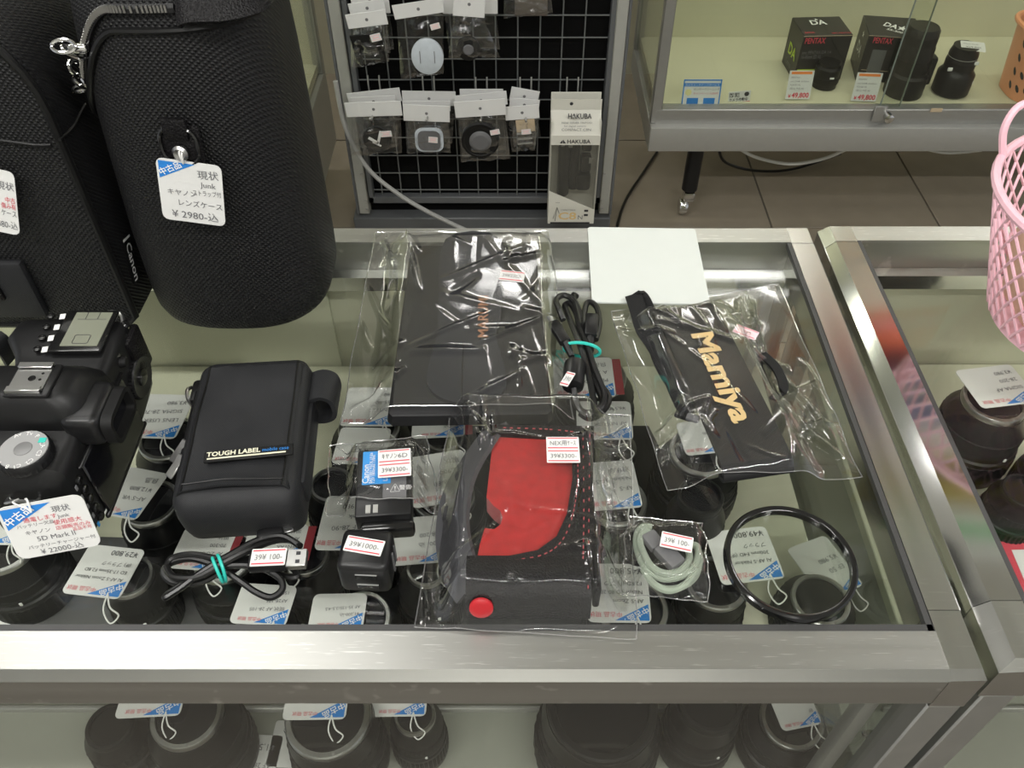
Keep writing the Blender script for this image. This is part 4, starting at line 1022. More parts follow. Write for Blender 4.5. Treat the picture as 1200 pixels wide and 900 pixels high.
obj('piping', Geo().tube([Vector(p) for p in pp], .0028, 8, True), PIPING, t)
sm = [at_y(-40, 163, y0 - .0005), at_y(0, 165, y0 - .0005), at_y(40, 170, y0 - .0005), at_y(60, 170, y0)]
obj('seam', Geo().tube(spline(sm, 4), .0011, 6), PIPING, t)
sd = [at_x(70, 164, x1 + .001), at_x(85, 150, x1 + .001), at_x(93, 135, x1 + .001), at_x(100, 122, x1 + .001)]
obj('seam', Geo().tube(spline(sd, 4), .0011, 6), PIPING, t)
pk = obj('pocket', Geo().box(((x0 + x1)/2 - .03, y0 - .001, ZT + .042), (.115, .008, .052), .003), NYLON, t)
obj('pocket_strap', Geo().box(((x0 + x1)/2 - .03, y0 - .006, ZT + .046), (.07, .003, .020), .001), LEATHER, pk)
M = frame((x1 + .0015, .512, ZT + .048), (0, -.25, -1), (0, 1, -.25))
lbl = obj('woven_label', card_geo(M, .036, .012, .001, .001), PIPING, t, angle=0)
lettering(lbl, WHITEINK, M, [('Canon', -.014, -.004, .0115)], bold=.01); obj('white_edge', bars(M, [(-.0172, 0, .0016, .012)]), WHITEINK, lbl, angle=0)
M, w, h = frame3(at_y(-30, 194, y0 - .008), at_y(9, 201, y0 - .008), at_y(-6, 271, y0 - .012))
M, w, h = frame3(at_y(-42, 190, y0 - .006), at_y(9, 201, y0 - .006), at_y(-18, 268, y0 - .012))
hang_tag(t, M, w, h, [('現状', .05, .22, .14, 0), ('ケース', .1, -.2, .12, 0), ('¥ 2,480-込', -.30, -.40, .14, 0)], [('中古', .22, .02, .10, 0), ('傷み有', .12, -.08, .10, 0)], blue=True)

# ---- digital camera body (rear faces +x, grip end points away)
CB = Vector((-.2875, .362, ZT))
t = thing('digital_camera', 'black digital camera body without lens, rear screen turned to the right', 'camera', CB)
def sec(y, x0_, x1_, zt_, r=.007, zb=.0):
    return [((x0_ + x1_)/2 + a, y, (zb + zt_)/2 + b) for a, b in rrect(x1_ - x0_, zt_ - zb, r, 4)]
g = Geo().loft([sec(-.069, -.016, .018, .058, .010, .006), sec(-.067, -.024, .026, .066, .010, .002), sec(-.062, -.028, .030, .072, .009), sec(-.040, -.030, .031, .074), sec(-.036, -.031, .031, .076),
    sec(.022, -.031, .031, .076), sec(.030, -.034, .031, .077), sec(.045, -.045, .031, .079, .010), sec(.060, -.046, .030, .077, .012), sec(.068, -.042, .024, .070, .014), sec(.072, -.034, .014, .060, .012, .008)])
obj('body', g, BLACKPL, t, world=False)
def hs(z, y0_, y1_, xa, xb, r): return [((xa + xb)/2 + a, (y0_ + y1_)/2 + b, z) for a, b in rrect(xb - xa, y1_ - y0_, r, 4)]
Hs = Matrix.Translation((.005, -.010, 0))
obj('prism_housing', Geo().loft([hs(.068, -.026, .024, -.040, .032, .010), hs(.080, -.026, .022, -.043, .031, .010), hs(.090, -.024, .016, -.044, .029, .012), hs(.098, -.021, .009, -.040, .024, .011), hs(.102, -.017, .003, -.034, .019, .009)], M=Hs), BLACKPL, t, world=False)
# hot shoe
hx, hy, hz_ = .008, -.018, .102
hsb = obj('hot_shoe', Geo().box((hx, hy, hz_ + .0012), (.026, .026, .0028), .002), BLACKSAT, t, world=False)
obj('shoe_plate', Geo().box((hx - .001, hy, hz_ + .0030), (.020, .019, .001), M=Matrix.Identity(4)), SILVER, hsb, world=False)
for s in (-1, 1): obj('shoe_rail', Geo().box((hx - .001, hy + s*.0095, hz_ + .0050), (.020, .0038, .0014), .0004, 1).box((hx - .001, hy + s*.0112, hz_ + .004), (.020, .0010, .003)), SILVER, hsb, world=False)
obj('contact', Geo().lathe([(.0022, hz_ + .0034), (.0022, hz_ + .0038)], 14, Matrix.Translation((hx, hy, 0))).lathe([(.0009, hz_ + .0034), (.0009, hz_ + .0038)], 8, Matrix.Translation((hx + .005, hy + .004, 0))).lathe([(.0009, hz_ + .0034), (.0009, hz_ + .0038)], 8, Matrix.Translation((hx + .005, hy - .001, 0))), BLACKGL, hsb, world=False)
# mode dial
md = Matrix.Translation((.008, -.0535, .0725))
dl = obj('mode_dial', Geo().lathe([(.0150, 0), (.0150, .0075), (.0142, .0085), (.0135, .0085)], 60, md, rib=.0005), BLACKSAT, t, world=False)
obj('dial_face', Geo().lathe([(.0138, .0084), (.0136, .0090), (.0050, .0090)], 40, md), mat('dial_silver', (.36, .36, .36), .4, .4), dl, world=False)
obj('dial_button', Geo().lathe([(.0052, .0088), (.0050, .0094), (.0044, .0096)], 24, md), mat('dial_grey', (.22, .22, .22), .4, .3), dl, world=False)
Mm = t.matrix_basis @ md @ Matrix.Translation((0, 0, .0090))
it = []
for i, s_ in enumerate(('Av', 'Tv', 'P', 'CA', 'C3', 'C2', 'C1', 'B', 'M')):
    a = 2.2 - i*.55; it.append((s_, .0108*cos(a) - .0016, .0108*sin(a) - .001, .0038, a - pi/2))
lettering(dl, WHITEINK, Mm, it, lift=.0003)
obj('green_mark', Geo().box((.0088, .0062, .0093), (.004, .0035, .0004), M=md), TEAL, dl, world=False)
obj('index_line', Geo().box((.006, -.0325, .0768), (.001, .006, .0006)).ring(.0022, .0004, 16, 5, Matrix.Translation((.012, -.024, .0905)) @ Matrix.Rotation(-.5, 4, 'X')), WHITEINK, t, world=False)
# top display and buttons
lc = obj('top_display_frame', Geo().box((.008, .046, .0800), (.034, .040, .003), .0014, M=Matrix.Identity(4)), BLACKGL, t, world=False)
obj('top_display', Geo().box((.010, .047, .0817), (.024, .032, .0006)), LCDM, lc, world=False)
obj('display_segments', Geo().tube([(.001, .056, .0822), (.020, .056, .0822)], .0002, 4).tube([(.006, .056, .0822), (.006, .063, .0822)], .0002, 4).tube([(.014, .056, .0822), (.014, .063, .0822)], .0002, 4).tube([(x + .010, y + .037, .0822) for x, y in rrect(.010, .008, .001, 2)], .0002, 4, True), INK, lc, world=False)
for i in range(4):
    obj('button', Geo().lathe([(.0026, 0), (.0026, .0012), (.0018, .0018)], 14, Matrix.Translation((-.0165 - .001*i, .030 + i*.0105, .0792))), BLACKGL, t, world=False)
    obj('button_legend', bars(Matrix.Translation((-.0115, .0295 + i*.0105, .0796)) @ Matrix.Rotation(.2, 4, 'Z'), [(0, 0, .0035, .005)], .0004), WHITEINK, t, world=False, angle=0)
obj('strap_lug', Geo().tube(spline([(.004, .071, .066), (.010, .077, .068), (.018, .077, .066), (.022, .068, .064)], 4), .0014, 6), SILVER, t, world=False)
for (x, y, z) in ((.0305, .062, .070), (.0315, .052, .068), (.0325, .034, .068)):
    obj('button', Geo().lathe([(.0030, 0), (.0030, .0020), (.002, .0028)], 14, Matrix.Translation((x - .004, y, z)) @ Matrix.Rotation(.9, 4, 'Y')), BLACKGL, t, world=False)
obj('button_legend', bars(Matrix.Translation((.022, .062, .0787)), [(0, 0, .005, .004), (-.001, -.010, .004, .004)], .0004), WHITEINK, t, world=False, angle=0)
obj('blue_legend', bars(frame((.0316, .056, .055), (0, 1, .0), (0, 0, 1)), [(.004, .003, .004, .005), (-.006, .002, .006, .004)], .0004), LBLUE, t, world=False, angle=0)
# eyepiece
ey = obj('eyepiece', Geo().box((.034, -.020, .074), (.024, .036, .027), .006, 3), BLACKSAT, t, world=False)
obj('eyecup', Geo().loft([[(.046, -.020 + a, .072 + b) for a, b in rrect(.034, .026, .008, 5)], [(.0525, -.020 + a, .072 + b) for a, b in rrect(.034, .026, .008, 5)], [(.0525, -.020 + a, .072 + b) for a, b in rrect(.028, .018, .004, 5)], [(.0475, -.020 + a, .072 + b) for a, b in rrect(.026, .016, .003, 5)]], cap=False), RIBBLK, ey, world=False)
obj('viewfinder_glass', Geo().box((.0475, -.020, .072), (.0008, .026, .016)), DARKGLS, ey, world=False)
# rear screen, dials and buttons
sc = obj('rear_screen', Geo().box((.0318, -.012, .030), (.0022, .074, .054), .001, 1), DARKGLS, t, world=False)
obj('screen_bezel', Geo().box((.0316, -.012, .0018), (.003, .080, .004), .001, 1), BLACKSAT, sc, world=False)
obj('screen_bezel', Geo().box((.0316, -.012, .0580), (.003, .080, .002), .0008, 1), BLACKSAT, sc, world=False)
for i in range(5):
    obj('button', Geo().lathe([(.0032, 0), (.0032, .0015), (.0024, .0022)], 14, Matrix.Translation((.0305, -.056, .010 + i*.0105)) @ Matrix.Rotation(pi/2, 4, 'Y')), BLACKGL, t, world=False)
    obj('button_legend', bars(frame((.0318, -.062, .010 + i*.0105), (0, 0, 1), (0, -1, 0)), [(0, 0, .004, .002)], .0004), GREYINK if i else LBLUE, t, world=False, angle=0)
qd = Matrix.Translation((.0305, .044, .034)) @ Matrix.Rotation(pi/2, 4, 'Y')
dq = obj('control_dial', Geo().lathe([(.0165, 0), (.0165, .003), (.0155, .004), (.008, .003)], 72, qd, rib=.0006), BLACKSAT, t, world=False)
obj('set_button', Geo().lathe([(.0065, .003), (.0062, .0045), (.004, .005)], 24, qd), BLACKGL, dq, world=False)
obj('joystick', Geo().lathe([(.005, 0), (.004, .002), (.003, .004)], 18, Matrix.Translation((.0305, .034, .062)) @ Matrix.Rotation(pi/2, 4, 'Y')), RIBBLK, t, world=False)
obj('thumb_rest', Geo().box((.031, .056, .048), (.006, .022, .040), .003), LEATHER, t, world=False)
obj('mount_cap', Geo().lathe([(.034, 0), (.034, .008), (.031, .012)], 40, Matrix.Translation((-.030, -.006, .042)) @ Matrix.Rotation(-pi/2, 4, 'Y')), BLACKSAT, t, world=False)
obj('strap_lug', Geo().tube([(.004 + .009*cos(a*pi/8), -.0695 - .004*(1 if 0 < a < 8 else 0), .052 + .0035*sin(a*pi/8)) for a in range(16)], .0011, 6, True), SILVER, t, world=False)
M, w, h = frame3(at_z(-14, 598, .972), at_z(88, 580, .972), at_z(30, 655, .934))
K = [('現状', .10, .27, .13, 0), ('Junk', .14, .15, .09, 0), ('キヤノン', -.30, -.06, .09, 0), ('5D Mark Ⅱ', -.20, -.21, .125, 0), ('バッテリーチャージャー付', -.34, -.33, .08, 0), ('¥ 22000-込', -.22, -.46, .13, 0), ('バッテリー欠品', -.36, .08, .075, 0)]
K2 = [('通電します', -.26, .17, .095, 0), ('使用感大', .06, .04, .10, 0), ('店頭販売のみ', .06, -.06, .085, 0), ('返品不可', .24, -.13, .07, 0)]
pst = t.matrix_basis @ Vector((.004, -.073, .050))
q = M @ Vector((-w*.14, h*.42, .001))
hang_tag(t, M, w, h, K, K2, corner=.46, string=[pst, (pst + q)/2 + Vector((-.003, -.002, .004)), q, q + Vector((.002, -.001, -.001)), (pst + q)/2 + Vector((.004, 0, .004)), pst + Vector((.004, 0, 0))], r=.005)
for ch in t.children_recursive:
    if ch.name.startswith('price_tag') or (ch.parent and ch.parent.name.startswith('price_tag')): continue
    ch.data.transform(Matrix.Diagonal((1, 1, .88, 1)))
# strap end left of the camera top
single('neck_strap', Geo().ribbon(spline([at_z(-40, 400, .97), at_z(-8, 396, .975), at_z(6, 408, .965), at_z(14, 422, .952)], 5), .012, .002, (.3, .6, .6)), NYLON, 'black strap end poking in behind the camera at the left', 'strap')

# ---- nylon pouch
M, w, h = framez((243, 416), (362, 408), (202, 577), ZT + .046); w, h = .0735, .117; M.translation = at_z(286, 493, ZT + .046)
zc = ZT; px0 = M.translation
t = thing('nylon_pouch', 'black nylon pouch with a printed rubber label lying on the counter', 'pouch', (px0.x, px0.y, ZT))
ang = R(4.5); B = Matrix.Translation((px0.x, px0.y, ZT)) @ Matrix.Rotation(ang, 4, 'Z')
def pl(k, z, dy=0, kx=None): return [(a, b + dy, z) for a, b in rrect(w*(kx or k), h*k, .010, 5)]
g = Geo().loft([pl(.92, .0), pl(.99, .004), pl(1.01, .012, -.001), pl(1.02, .026, -.002), pl(1.01, .036, -.002), pl(.97, .0415), pl(.90, .044), pl(.6, .0455)], M=B)
obj('body', g, NYLON, t)
# flap panel over the top with a loose lower edge
def flap(u, v):
    x = (u - .5)*w*.90; y = (.5 - v)*h*.93 + h*.012
    z = .0462 + .0022*noise.noise(Vector((u*2.2, v*3, 2))) + .0003*noise.noise(Vector((u*7, v*7, 5)))
    z += .0040*sin(pi*u)*max(0, (v - .82)/.18)**2 - .012*max(0, (.05 - v)/.05)**2 - .004*max(0, (abs(u - .5) - .46)/.04)
    return Vector((x, y, z))
n = 36; vs = [flap(i/n, j/n) for j in range(n + 1) for i in range(n + 1)]
vs += [v - Vector((0, 0, .0016)) for v in vs]; K_ = (n + 1)**2
fs = [[j*(n + 1) + i, (j + 1)*(n + 1) + i, (j + 1)*(n + 1) + i + 1, j*(n + 1) + i + 1] for j in range(n) for i in range(n)]
fs += [[K_ + a for a in f[::-1]] for f in fs]
for i in range(n):
    fs.append([n*(n + 1) + i, K_ + n*(n + 1) + i, K_ + n*(n + 1) + i + 1, n*(n + 1) + i + 1]); fs.append([i, i + 1, K_ + i + 1, K_ + i])
    fs.append([i*(n + 1), K_ + i*(n + 1), K_ + (i + 1)*(n + 1), (i + 1)*(n + 1)]); fs.append([i*(n + 1) + n, (i + 1)*(n + 1) + n, K_ + (i + 1)*(n + 1) + n, K_ + i*(n + 1) + n])
fl = obj('flap', Geo().add(vs, fs, B), NYLON, t)
g = Geo()
for s in (-1, 1):
    pts = [flap(.5 + s*.44, v/20) + Vector((0, 0, .0004)) for v in range(21)]; g.tube(pts, .0005, 5, M=B)
pts = [flap(u/20, .955) + Vector((0, 0, .0005)) for u in range(1, 20)]; g.tube(pts, .0005, 5, M=B)
obj('seam', g, PIPING, fl)
Ml = frame(at_z(292, 532, ZT + .0495), at_z(344, 523, ZT + .0495) - at_z(240, 533, ZT + .0495), (0, 1, -.02))
lw = (at_z(344, 523, ZT + .049) - at_z(240, 533, ZT + .049)).length
lb = obj('rubber_label', Geo().box((0, 0, .0005), (lw, .0085, .0016), .0004, 1, M=Ml), PIPING, t)
lettering(lb, mat('cream_print', (.70, .68, .52), .5), Ml, [('TOUGH LABEL', -lw*.47, -.0004, .0048, 0, lw*.60)], lift=.0016, bold=.03)
lettering(lb, BLUE, Ml, [('mobile case', lw*.15, -.0004, .0040, 0, lw*.30)], lift=.0016)
obj('label_line', bars(Ml @ Matrix.Translation((0, 0, .0014)), [(-lw*.02, -.0022, lw*.88, .0010)]), MATS['cream_print'], lb, angle=0)
# side zipper, pulls, ring, strap loop
obj('side_zipper', Geo().tube([(-w*.5, h*.30, .038), (-w*.515, h*.1, .036), (-w*.52, -h*.2, .034), (-w*.50, -h*.40, .032)], .0016, 6, M=B), BLACKSAT, t)
for dy in (0, -.012): obj('zipper_pull', Geo().box((0, 0, 0), (.006, .016, .0016), .0006, 1, M=B @ Matrix.Translation((-w*.56, -h*.10 + dy, .034)) @ Matrix.Rotation(-.7, 4, 'Z') @ Matrix.Rotation(.5, 4, 'X')), SILVER, t)
obj('elastic_tab', Geo().box((-w*.52, h*.34, .030), (.010, .020, .012), .003, M=B), PIPING, t)
obj('ring', Geo().ring(.0075, .0012, 20, 6, B @ Matrix.Translation((-w*.56, h*.32, .030)) @ Matrix.Rotation(1.1, 4, 'Y')), SILVER, t)
obj('strap_loop', Geo().ribbon(spline([(w*.44, h*.30, .034), (w*.60, h*.31, .037), (w*.70, h*.30, .033), (w*.71, h*.29, .022), (w*.62, h*.29, .017), (w*.46, h*.29, .018)], 5), .026, .003, (.06, 1, 0), M=B), NYLON, t)
obj('side_panel', Geo().box((w*.50, -h*.06, .024), (.006, h*.62, .022), .0028, M=B), NYLON, t)

# ---- USB cube charger
M, w, h = framez((402, 616), (462, 618), (392, 668), ZT + .0275)
c_ = M.translation; ang = R(-3)
t = thing('cube_charger', 'black cube charger with a white price sticker and two slots', 'charger', (c_.x, c_.y, ZT), ang)
W_ = .0300
obj('body', Geo().box((0, 0, .0145), (W_, .0275, .0280), .0042, 3), BLACKSAT, t, world=False)
obj('usb_port', Geo().box((.002, -.0138, .0190), (.0125, .0008, .0042)).box((.002, -.0138, .0085), (.0125, .0008, .0042)), BLACKGL, t, world=False)
obj('port_lip', Geo().box((.002, -.0139, .0213), (.0125, .0008, .0005)).box((.002, -.0139, .0108), (.0125, .0008, .0005)), ALUL, t, world=False)
obj('plug_cover', Geo().box((.0152, 0, .014), (.0012, .0016, .018)).box((.0152, .006, .014), (.0010, .0014, .016)), GREYPL, t, world=False)
price_sticker(t, t.matrix_basis @ Matrix.Translation((-.0005, .001, .0287)) @ Matrix.Rotation(R(-8), 4, 'Z'), .0225, .0105, ('39¥1000-',), GREYINK)

# ---- coiled USB cable
zc = ZT - .001
t = thing('usb_cable', 'black USB cable coiled flat and tied with a teal rubber band', 'cable', at_z(265, 662, ZG))
def zpath(pp, dz=0): return spline([at_z(x, y, ZG + z + dz) for x, y, z in pp], 7)
r_ = .0021
c1_ = [(352, 640, .012), (330, 628, .014), (300, 634, .014), (270, 650, .013), (240, 668, .010), (210, 690, .006), (194, 700, .004), (200, 694, .003), (230, 676, .005), (262, 664, .009), (300, 664, .009), (326, 676, .006), (331, 690, .003), (318, 700, .002), (300, 694, .003), (280, 680, .005), (255, 664, .006), (225, 655, .006), (200, 660, .004), (192, 672, .003), (205, 683, .002), (235, 682, .003), (262, 668, .005), (290, 655, .006), (318, 655, .006), (340, 664, .003), (348, 675, .002), (330, 674, .002), (290, 660, .004), (255, 655, .008), (225, 650, .008), (202, 654, .006), (195, 664, .005)]
obj('cable', Geo().tube(zpath(c1_), r_, 8), CABLE, t)
c2_ = [(195, 664, .006), (204, 676, .006), (232, 676, .008), (262, 660, .011), (292, 645, .012), (320, 634, .010), (340, 633, .009), (352, 640, .012)]
obj('cable', Geo().tube(zpath(c2_, .001), r_, 8), CABLE, t)
c3_ = [(250, 660, .009), (276, 648, .010), (292, 640, .010), (306, 630, .010)]
obj('cable', Geo().tube(zpath(c3_, .003), r_, 8), CABLE, t)
Mb = frame(at_z(255, 668, ZG + .006), at_z(290, 650, ZG) - at_z(240, 672, ZG), (0, 1, 0))
obj('rubber_band', Geo().ring(.0090, .0010, 26, 6, Mb @ Matrix.Rotation(pi/2, 4, 'Y'), 1, .82).ring(.0092, .0010, 26, 6, Mb @ Matrix.Translation((.0025, 0, 0)) @ Matrix.Rotation(pi/2 + .12, 4, 'Y'), 1, .84), TEAL, t)
mu = obj('micro_plug', Geo().box((0, 0, 0), (.016, .0085, .0065), .002, M=frame(at_z(317, 626, ZG + .013), at_z(334, 622, ZG + .013) - at_z(306, 631, ZG + .013), (0, 1, 0))), BLACKSAT, t)
obj('micro_tip', Geo().box((.0105, 0, 0), (.006, .0062, .0018), .0004, 1, M=frame(at_z(317, 626, ZG + .013), at_z(334, 622, ZG + .013) - at_z(306, 631, ZG + .013), (0, 1, 0))), SILVER, mu)
Mu, uw, uh = framez((336, 643), (358, 642), (336, 664), ZG + .0145)
up = obj('usb_plug', Geo().box((-.0170, 0, -.0024), (.022, .0125, .0070), .0012, M=Mu), BLACKSAT, t)
sh = obj('usb_shell', Geo().box((0, 0, -.0024), (.0120, .0118, .0045), .0004, 1, M=Mu), SILVER, up)
obj('shell_hole', Geo().box((.001, .0028, .0), (.0025, .0022, .0004), M=Mu).box((.001, -.0028, .0), (.0025, .0022, .0004), M=Mu), INK, sh)
price_sticker(up, Mu @ Matrix.Translation((-.0160, 0, .0016)), .0205, .0118, ('39¥ 100-',), GREYINK)

# ---- charging cable with ferrite, teal tie
t = thing('usb_cable', 'black camera cable with ferrite core bundled upright by a teal tie', 'cable', at_z(682, 420, ZG))
A = [(660, 375, .010), (655, 362, .012), (652, 352, .010), (660, 346, .008), (672, 352, .008), (680, 370, .008), (684, 400, .010), (690, 430, .008), (700, 455, .004), (706, 470, .003), (700, 480, .003), (688, 484, .003), (678, 478, .003), (672, 466, .004)]
B_ = [(698, 398, .012), (702, 380, .010), (700, 362, .008), (692, 354, .007), (686, 360, .007), (684, 385, .009), (688, 415, .010), (700, 445, .006), (712, 462, .003), (712, 474, .003), (702, 486, .003), (690, 490, .003), (680, 484, .003)]
C_ = [(672, 455, .012), (674, 468, .008), (680, 480, .004), (690, 488, .003), (696, 480, .005), (694, 460, .008), (688, 430, .012), (680, 405, .013), (672, 385, .010), (664, 365, .006), (662, 358, .004), (668, 356, .004), (676, 370, .006), (680, 395, .012)]
D_ = [(676, 348, .006), (672, 346, .006), (674, 360, .009), (680, 385, .013), (688, 405, .014), (696, 430, .012), (704, 450, .008), (708, 462, .006), (706, 476, .005), (698, 482, .005)]
for P_ in (A, B_, C_, D_): obj('cable', Geo().tube(zpath(P_), .0024, 8), CABLE, t)
def pill(a, b, za, zb, wd, ht, m, nm, par):
    pa, pb = at_z(*a, za), at_z(*b, zb); Mp = frame((pa + pb)/2, pb - pa, (0, 0, 1))
    return obj(nm, Geo().box((0, 0, 0), ((pb - pa).length, ht, wd), .0018, M=Mp), m, par)
p1 = pill((648, 378), (663, 402), ZG + .012, ZG + .014, .009, .006, BLACKSAT, 'plug', t)
obj('plug_tip', Geo().tube([at_z(644, 371, ZG + .012), at_z(649, 380, ZG + .012)], .0022, 8, flat=.6), SILVER, p1)
p2 = pill((694, 370), (692, 395), ZG + .014, ZG + .014, .010, .007, BLACKSAT, 'plug', t)
for a, b in (((663, 402), (670, 418)), ((692, 395), (692, 412))): obj('strain_relief', Geo().tube([at_z(*a, ZG + .013), at_z((a[0] + b[0])/2, (a[1] + b[1])/2, ZG + .012), at_z(*b, ZG + .011)], [.0034, .0030, .0024], 8), BLACKSAT, t)
fa, fb = at_z(674, 424, ZG + .012), at_z(671, 456, ZG + .010)
Mfz = frame((fa + fb)/2, fb - fa, (0, 0, 1)) @ Matrix.Rotation(pi/2, 4, 'Y')
fe = obj('ferrite_core', Geo().lathe([(.003, -.013), (.0075, -.011), (.0080, -.009), (.0080, .009), (.0075, .011), (.003, .013)], 22, Mfz), BLACKSAT, t)
Ms_ = frame(at_z(665, 444, ZG + .0195), at_z(672, 445, ZG + .0195) - at_z(662, 443, ZG + .0185), (0, 1, 0))
price_sticker(fe, Ms_ @ Matrix.Rotation(R(-4), 4, 'Z'), .0065, .0135, ('390',), GREYINK)
Mb = frame(at_z(682, 410, ZG + .009), at_z(684, 400, ZG) - at_z(680, 424, ZG), (1, 0, 0))
obj('rubber_band', Geo().ring(.0135, .0013, 30, 6, Mb @ Matrix.Rotation(pi/2 + .15, 4, 'Y'), .62, 1.0), TEAL, t)

# ---- milky plastic sheet
M, w, h = framez((692, 266), (818, 268), (690, 354), ZT + .0022)
single('plastic_sheet', card_geo(M, w, h, .0014, .003), SHEET, 'blank milky white plastic sheet lying over the back rail', 'sheet', angle=0)

# ---- filter ring
p = at_z(925, 659, ZG + .003)
t = thing('lens_filter', 'thin black filter ring with clear glass lying on the counter', 'filter', (p.x, p.y, ZG + .0002))
obj('ring', Geo().lathe([(.0365, 0), (.0392, .0004), (.0395, .002), (.0395, .0058), (.0385, .0066), (.0365, .0066), (.0357, .006), (.0357, .001)], 72, cap=False).lathe([(.0357, .001), (.0365, 0)], 72, cap=False), BLACKGL, t, world=False)
obj('glass_disc', Geo().lathe([(.0360, .0020), (.0360, .0038)], 60), TGLASS, t, world=False, angle=0)
# ================================================================== goods packed in clear film
def quadz(pts, z=None): return [at_z(x, y, ZG if z is None else z) for x, y in pts]

# ---- flat black pouch with copper lettering
M, w, h = framez((466, 283), (626, 281), (462, 486), ZT + .013)
t = thing('packed_pouch', 'flat black leather pouch with copper lettering packed in clear film', 'pouch', (M.translation.x, M.translation.y, ZG))
Mg = M.copy(); Mg.translation.z = ZT + .001
poly = [(-w*.46, h*.5), (w*.46, h*.5), (w*.50, -h*.48), (w*.47, -h*.5), (-w*.47, -h*.5), (-w*.50, -h*.48)]
obj('pouch', Geo().loft([[(x, y, .0) for x, y in poly], [(x, y, .004) for x, y in poly], [(x*.985, y*.985, .0085) for x, y in poly], [(x*.95, y*.95, .0105) for x, y in poly]], M=Mg), mat('matte_black_leather', (.007, .007, .008), .48, spec=.35, bump=.10, bscale=500), t, angle=30)
st = [(-w*.20, h*.5), (w*.20, h*.5), (w*.20, h*.05), (w*.16, -h*.10), (w*.22, -h*.32), (w*.18, -h*.42), (-w*.02, -h*.46), (-w*.20, -h*.42), (-w*.27, -h*.32), (-w*.22, -h*.10), (-w*.22, h*.05)]
sp = [(p.x, p.y) for p in spline([(x, y, 0) for x, y in st], 4, True)]
fp = obj('closing_flap', Geo().prism(sp, .0103, .0140, Mg), mat('satin_black_leather', (.012, .013, .018), .34, spec=.5, bump=.10, bscale=300), t, angle=30)
obj('stitch_line', Geo().tube([(-w*.05, -h*.16, .0142), (-w*.05, -h*.45, .0142)], .0005, 4, M=Mg), PIPING, fp)
lettering(fp, COPPER, Mg @ Matrix.Translation((w*.075, -h*.05, .0141)) @ Matrix.Rotation(pi/2, 4, 'Z'), [('MARUMI', -.015, -.004, .0110, 0, .048)], bold=.01)
hf = plateau(Mg, w*.46, h*.5, .0172, .022)
Q = quadz([(440, 276), (642, 274), (672, 496), (400, 500)])
film_bag(t, Q, ZT + .0008, hf, 3, 110, 30, .0050, .0010, .2)
Ms, sw_, sh_ = framez((586, 316), (615, 319), (585, 328), ZT + .019)
price_sticker(t, Ms, sw_, sh_, ('39¥3300-',), GREYINK)

# ---- red-lined leather camera case
zl = ZG + .022
def xy(px, py, z=zl): p = at_z(px, py, z); return (p.x, p.y)
t = thing('packed_camera_case', 'black leather camera half case with bright red lining packed in clear film', 'camera case', (*xy(625, 620), ZG))
outer = [xy(*p) for p in ((574, 500), (697, 502), (694, 690), (556, 672), (566, 610), (574, 540))]
redp = [(578, 507), (672, 512), (674, 560), (668, 600), (655, 632), (632, 648), (600, 654), (572, 660), (556, 668), (562, 636), (568, 616)] + [(572 + 17*sin(a), 604 - 15*cos(a)) for a in (2.7, 2.1, 1.57, 1.0, .4)] + [(570, 580), (574, 545)]
obj('red_lining', Geo().prism([xy(*p) for p in redp][::-1], ZG + .004, ZG + .0195), SUEDE, t, angle=20)
# leather frame: right strip and lower curved panel, one outline
fr = [(570, 499), (696, 501), (695, 560), (694, 680), (550, 680), (546, 678), (556, 664), (572, 658), (600, 652), (630, 646), (652, 630), (664, 604), (671, 560), (670, 514), (576, 509)]
frp = [(p.x, p.y) for p in [Vector((*xy(*q), 0)) for q in fr]]
obj('leather_frame', Geo().prism(frp[::-1], ZG + .0185, ZG + .0235), LEATHER, t, angle=20)
# rounded lower end of the case
yA = at_z(620, 650, zl).y; xa, xb = xy(548, 680)[0], xy(693, 690)[0]
prof = [(xy(620, 652)[1], ZG + .0230), (xy(620, 664)[1], ZG + .0255), (xy(620, 682)[1], ZG + .0250), (xy(620, 696)[1], ZG + .0215), (xy(620, 704)[1], ZG + .014), (xy(620, 706)[1], ZG + .0030), (xy(620, 652)[1], ZG + .0015)]
XZ = Matrix(((0, 0, 1, 0), (1, 0, 0, 0), (0, 1, 0, 0), (0, 0, 0, 1)))
obj('lower_end', Geo().prism(prof[::-1], xa - .001, xb, XZ), LEATHER, t, angle=50)
# side wall on the left, bulging open
sw = [at_z(580, 502, ZG + .012), at_z(560, 530, ZG + .014), at_z(538, 570, ZG + .015), at_z(530, 620, ZG + .014), at_z(538, 665, ZG + .013), at_z(552, 690, ZG + .012)]
obj('side_wall', Geo().ribbon(spline(sw, 6), .026, .003, (.75, 0, .65)), mat('grey_lining', (.05, .05, .055), .6), t)
obj('right_wall', Geo().box(((xy(694, 600)[0]), (xy(690, 505)[1] + xy(690, 690)[1])/2, ZG + .011), (.004, xy(690, 505)[1] - xy(690, 690)[1], .021), .001, 1), LEATHER, t)
ps = at_z(563, 700, ZG + .015)
ps = Vector((xa + .008, prof[4][0] - .0008, ZG + .0165))
sn = obj('snap_button', Geo().lathe([(.0068, 0), (.0068, .0015), (.0055, .0024), (.003, .0026)], 24, Matrix.Translation(ps) @ Matrix.Rotation(R(70), 4, 'X')), REDPL, t)
g = Geo(); REDTH = mat('red_thread', (.42, .06, .07), .6)
def stitches(path, zz, step=.0030, ln=.0019):
    P_ = spline([Vector((*xy(*q), zz)) for q in path], 8); acc = 0
    for a, b in zip(P_, P_[1:]):
        d = (b - a).length; acc += d
        if acc >= step:
            acc = 0; g.box((0, 0, 0), (ln, .0006, .0006), M=frame(b, b - a, (0, 0, 1)) @ Matrix.Rotation(pi/2, 4, 'X'))
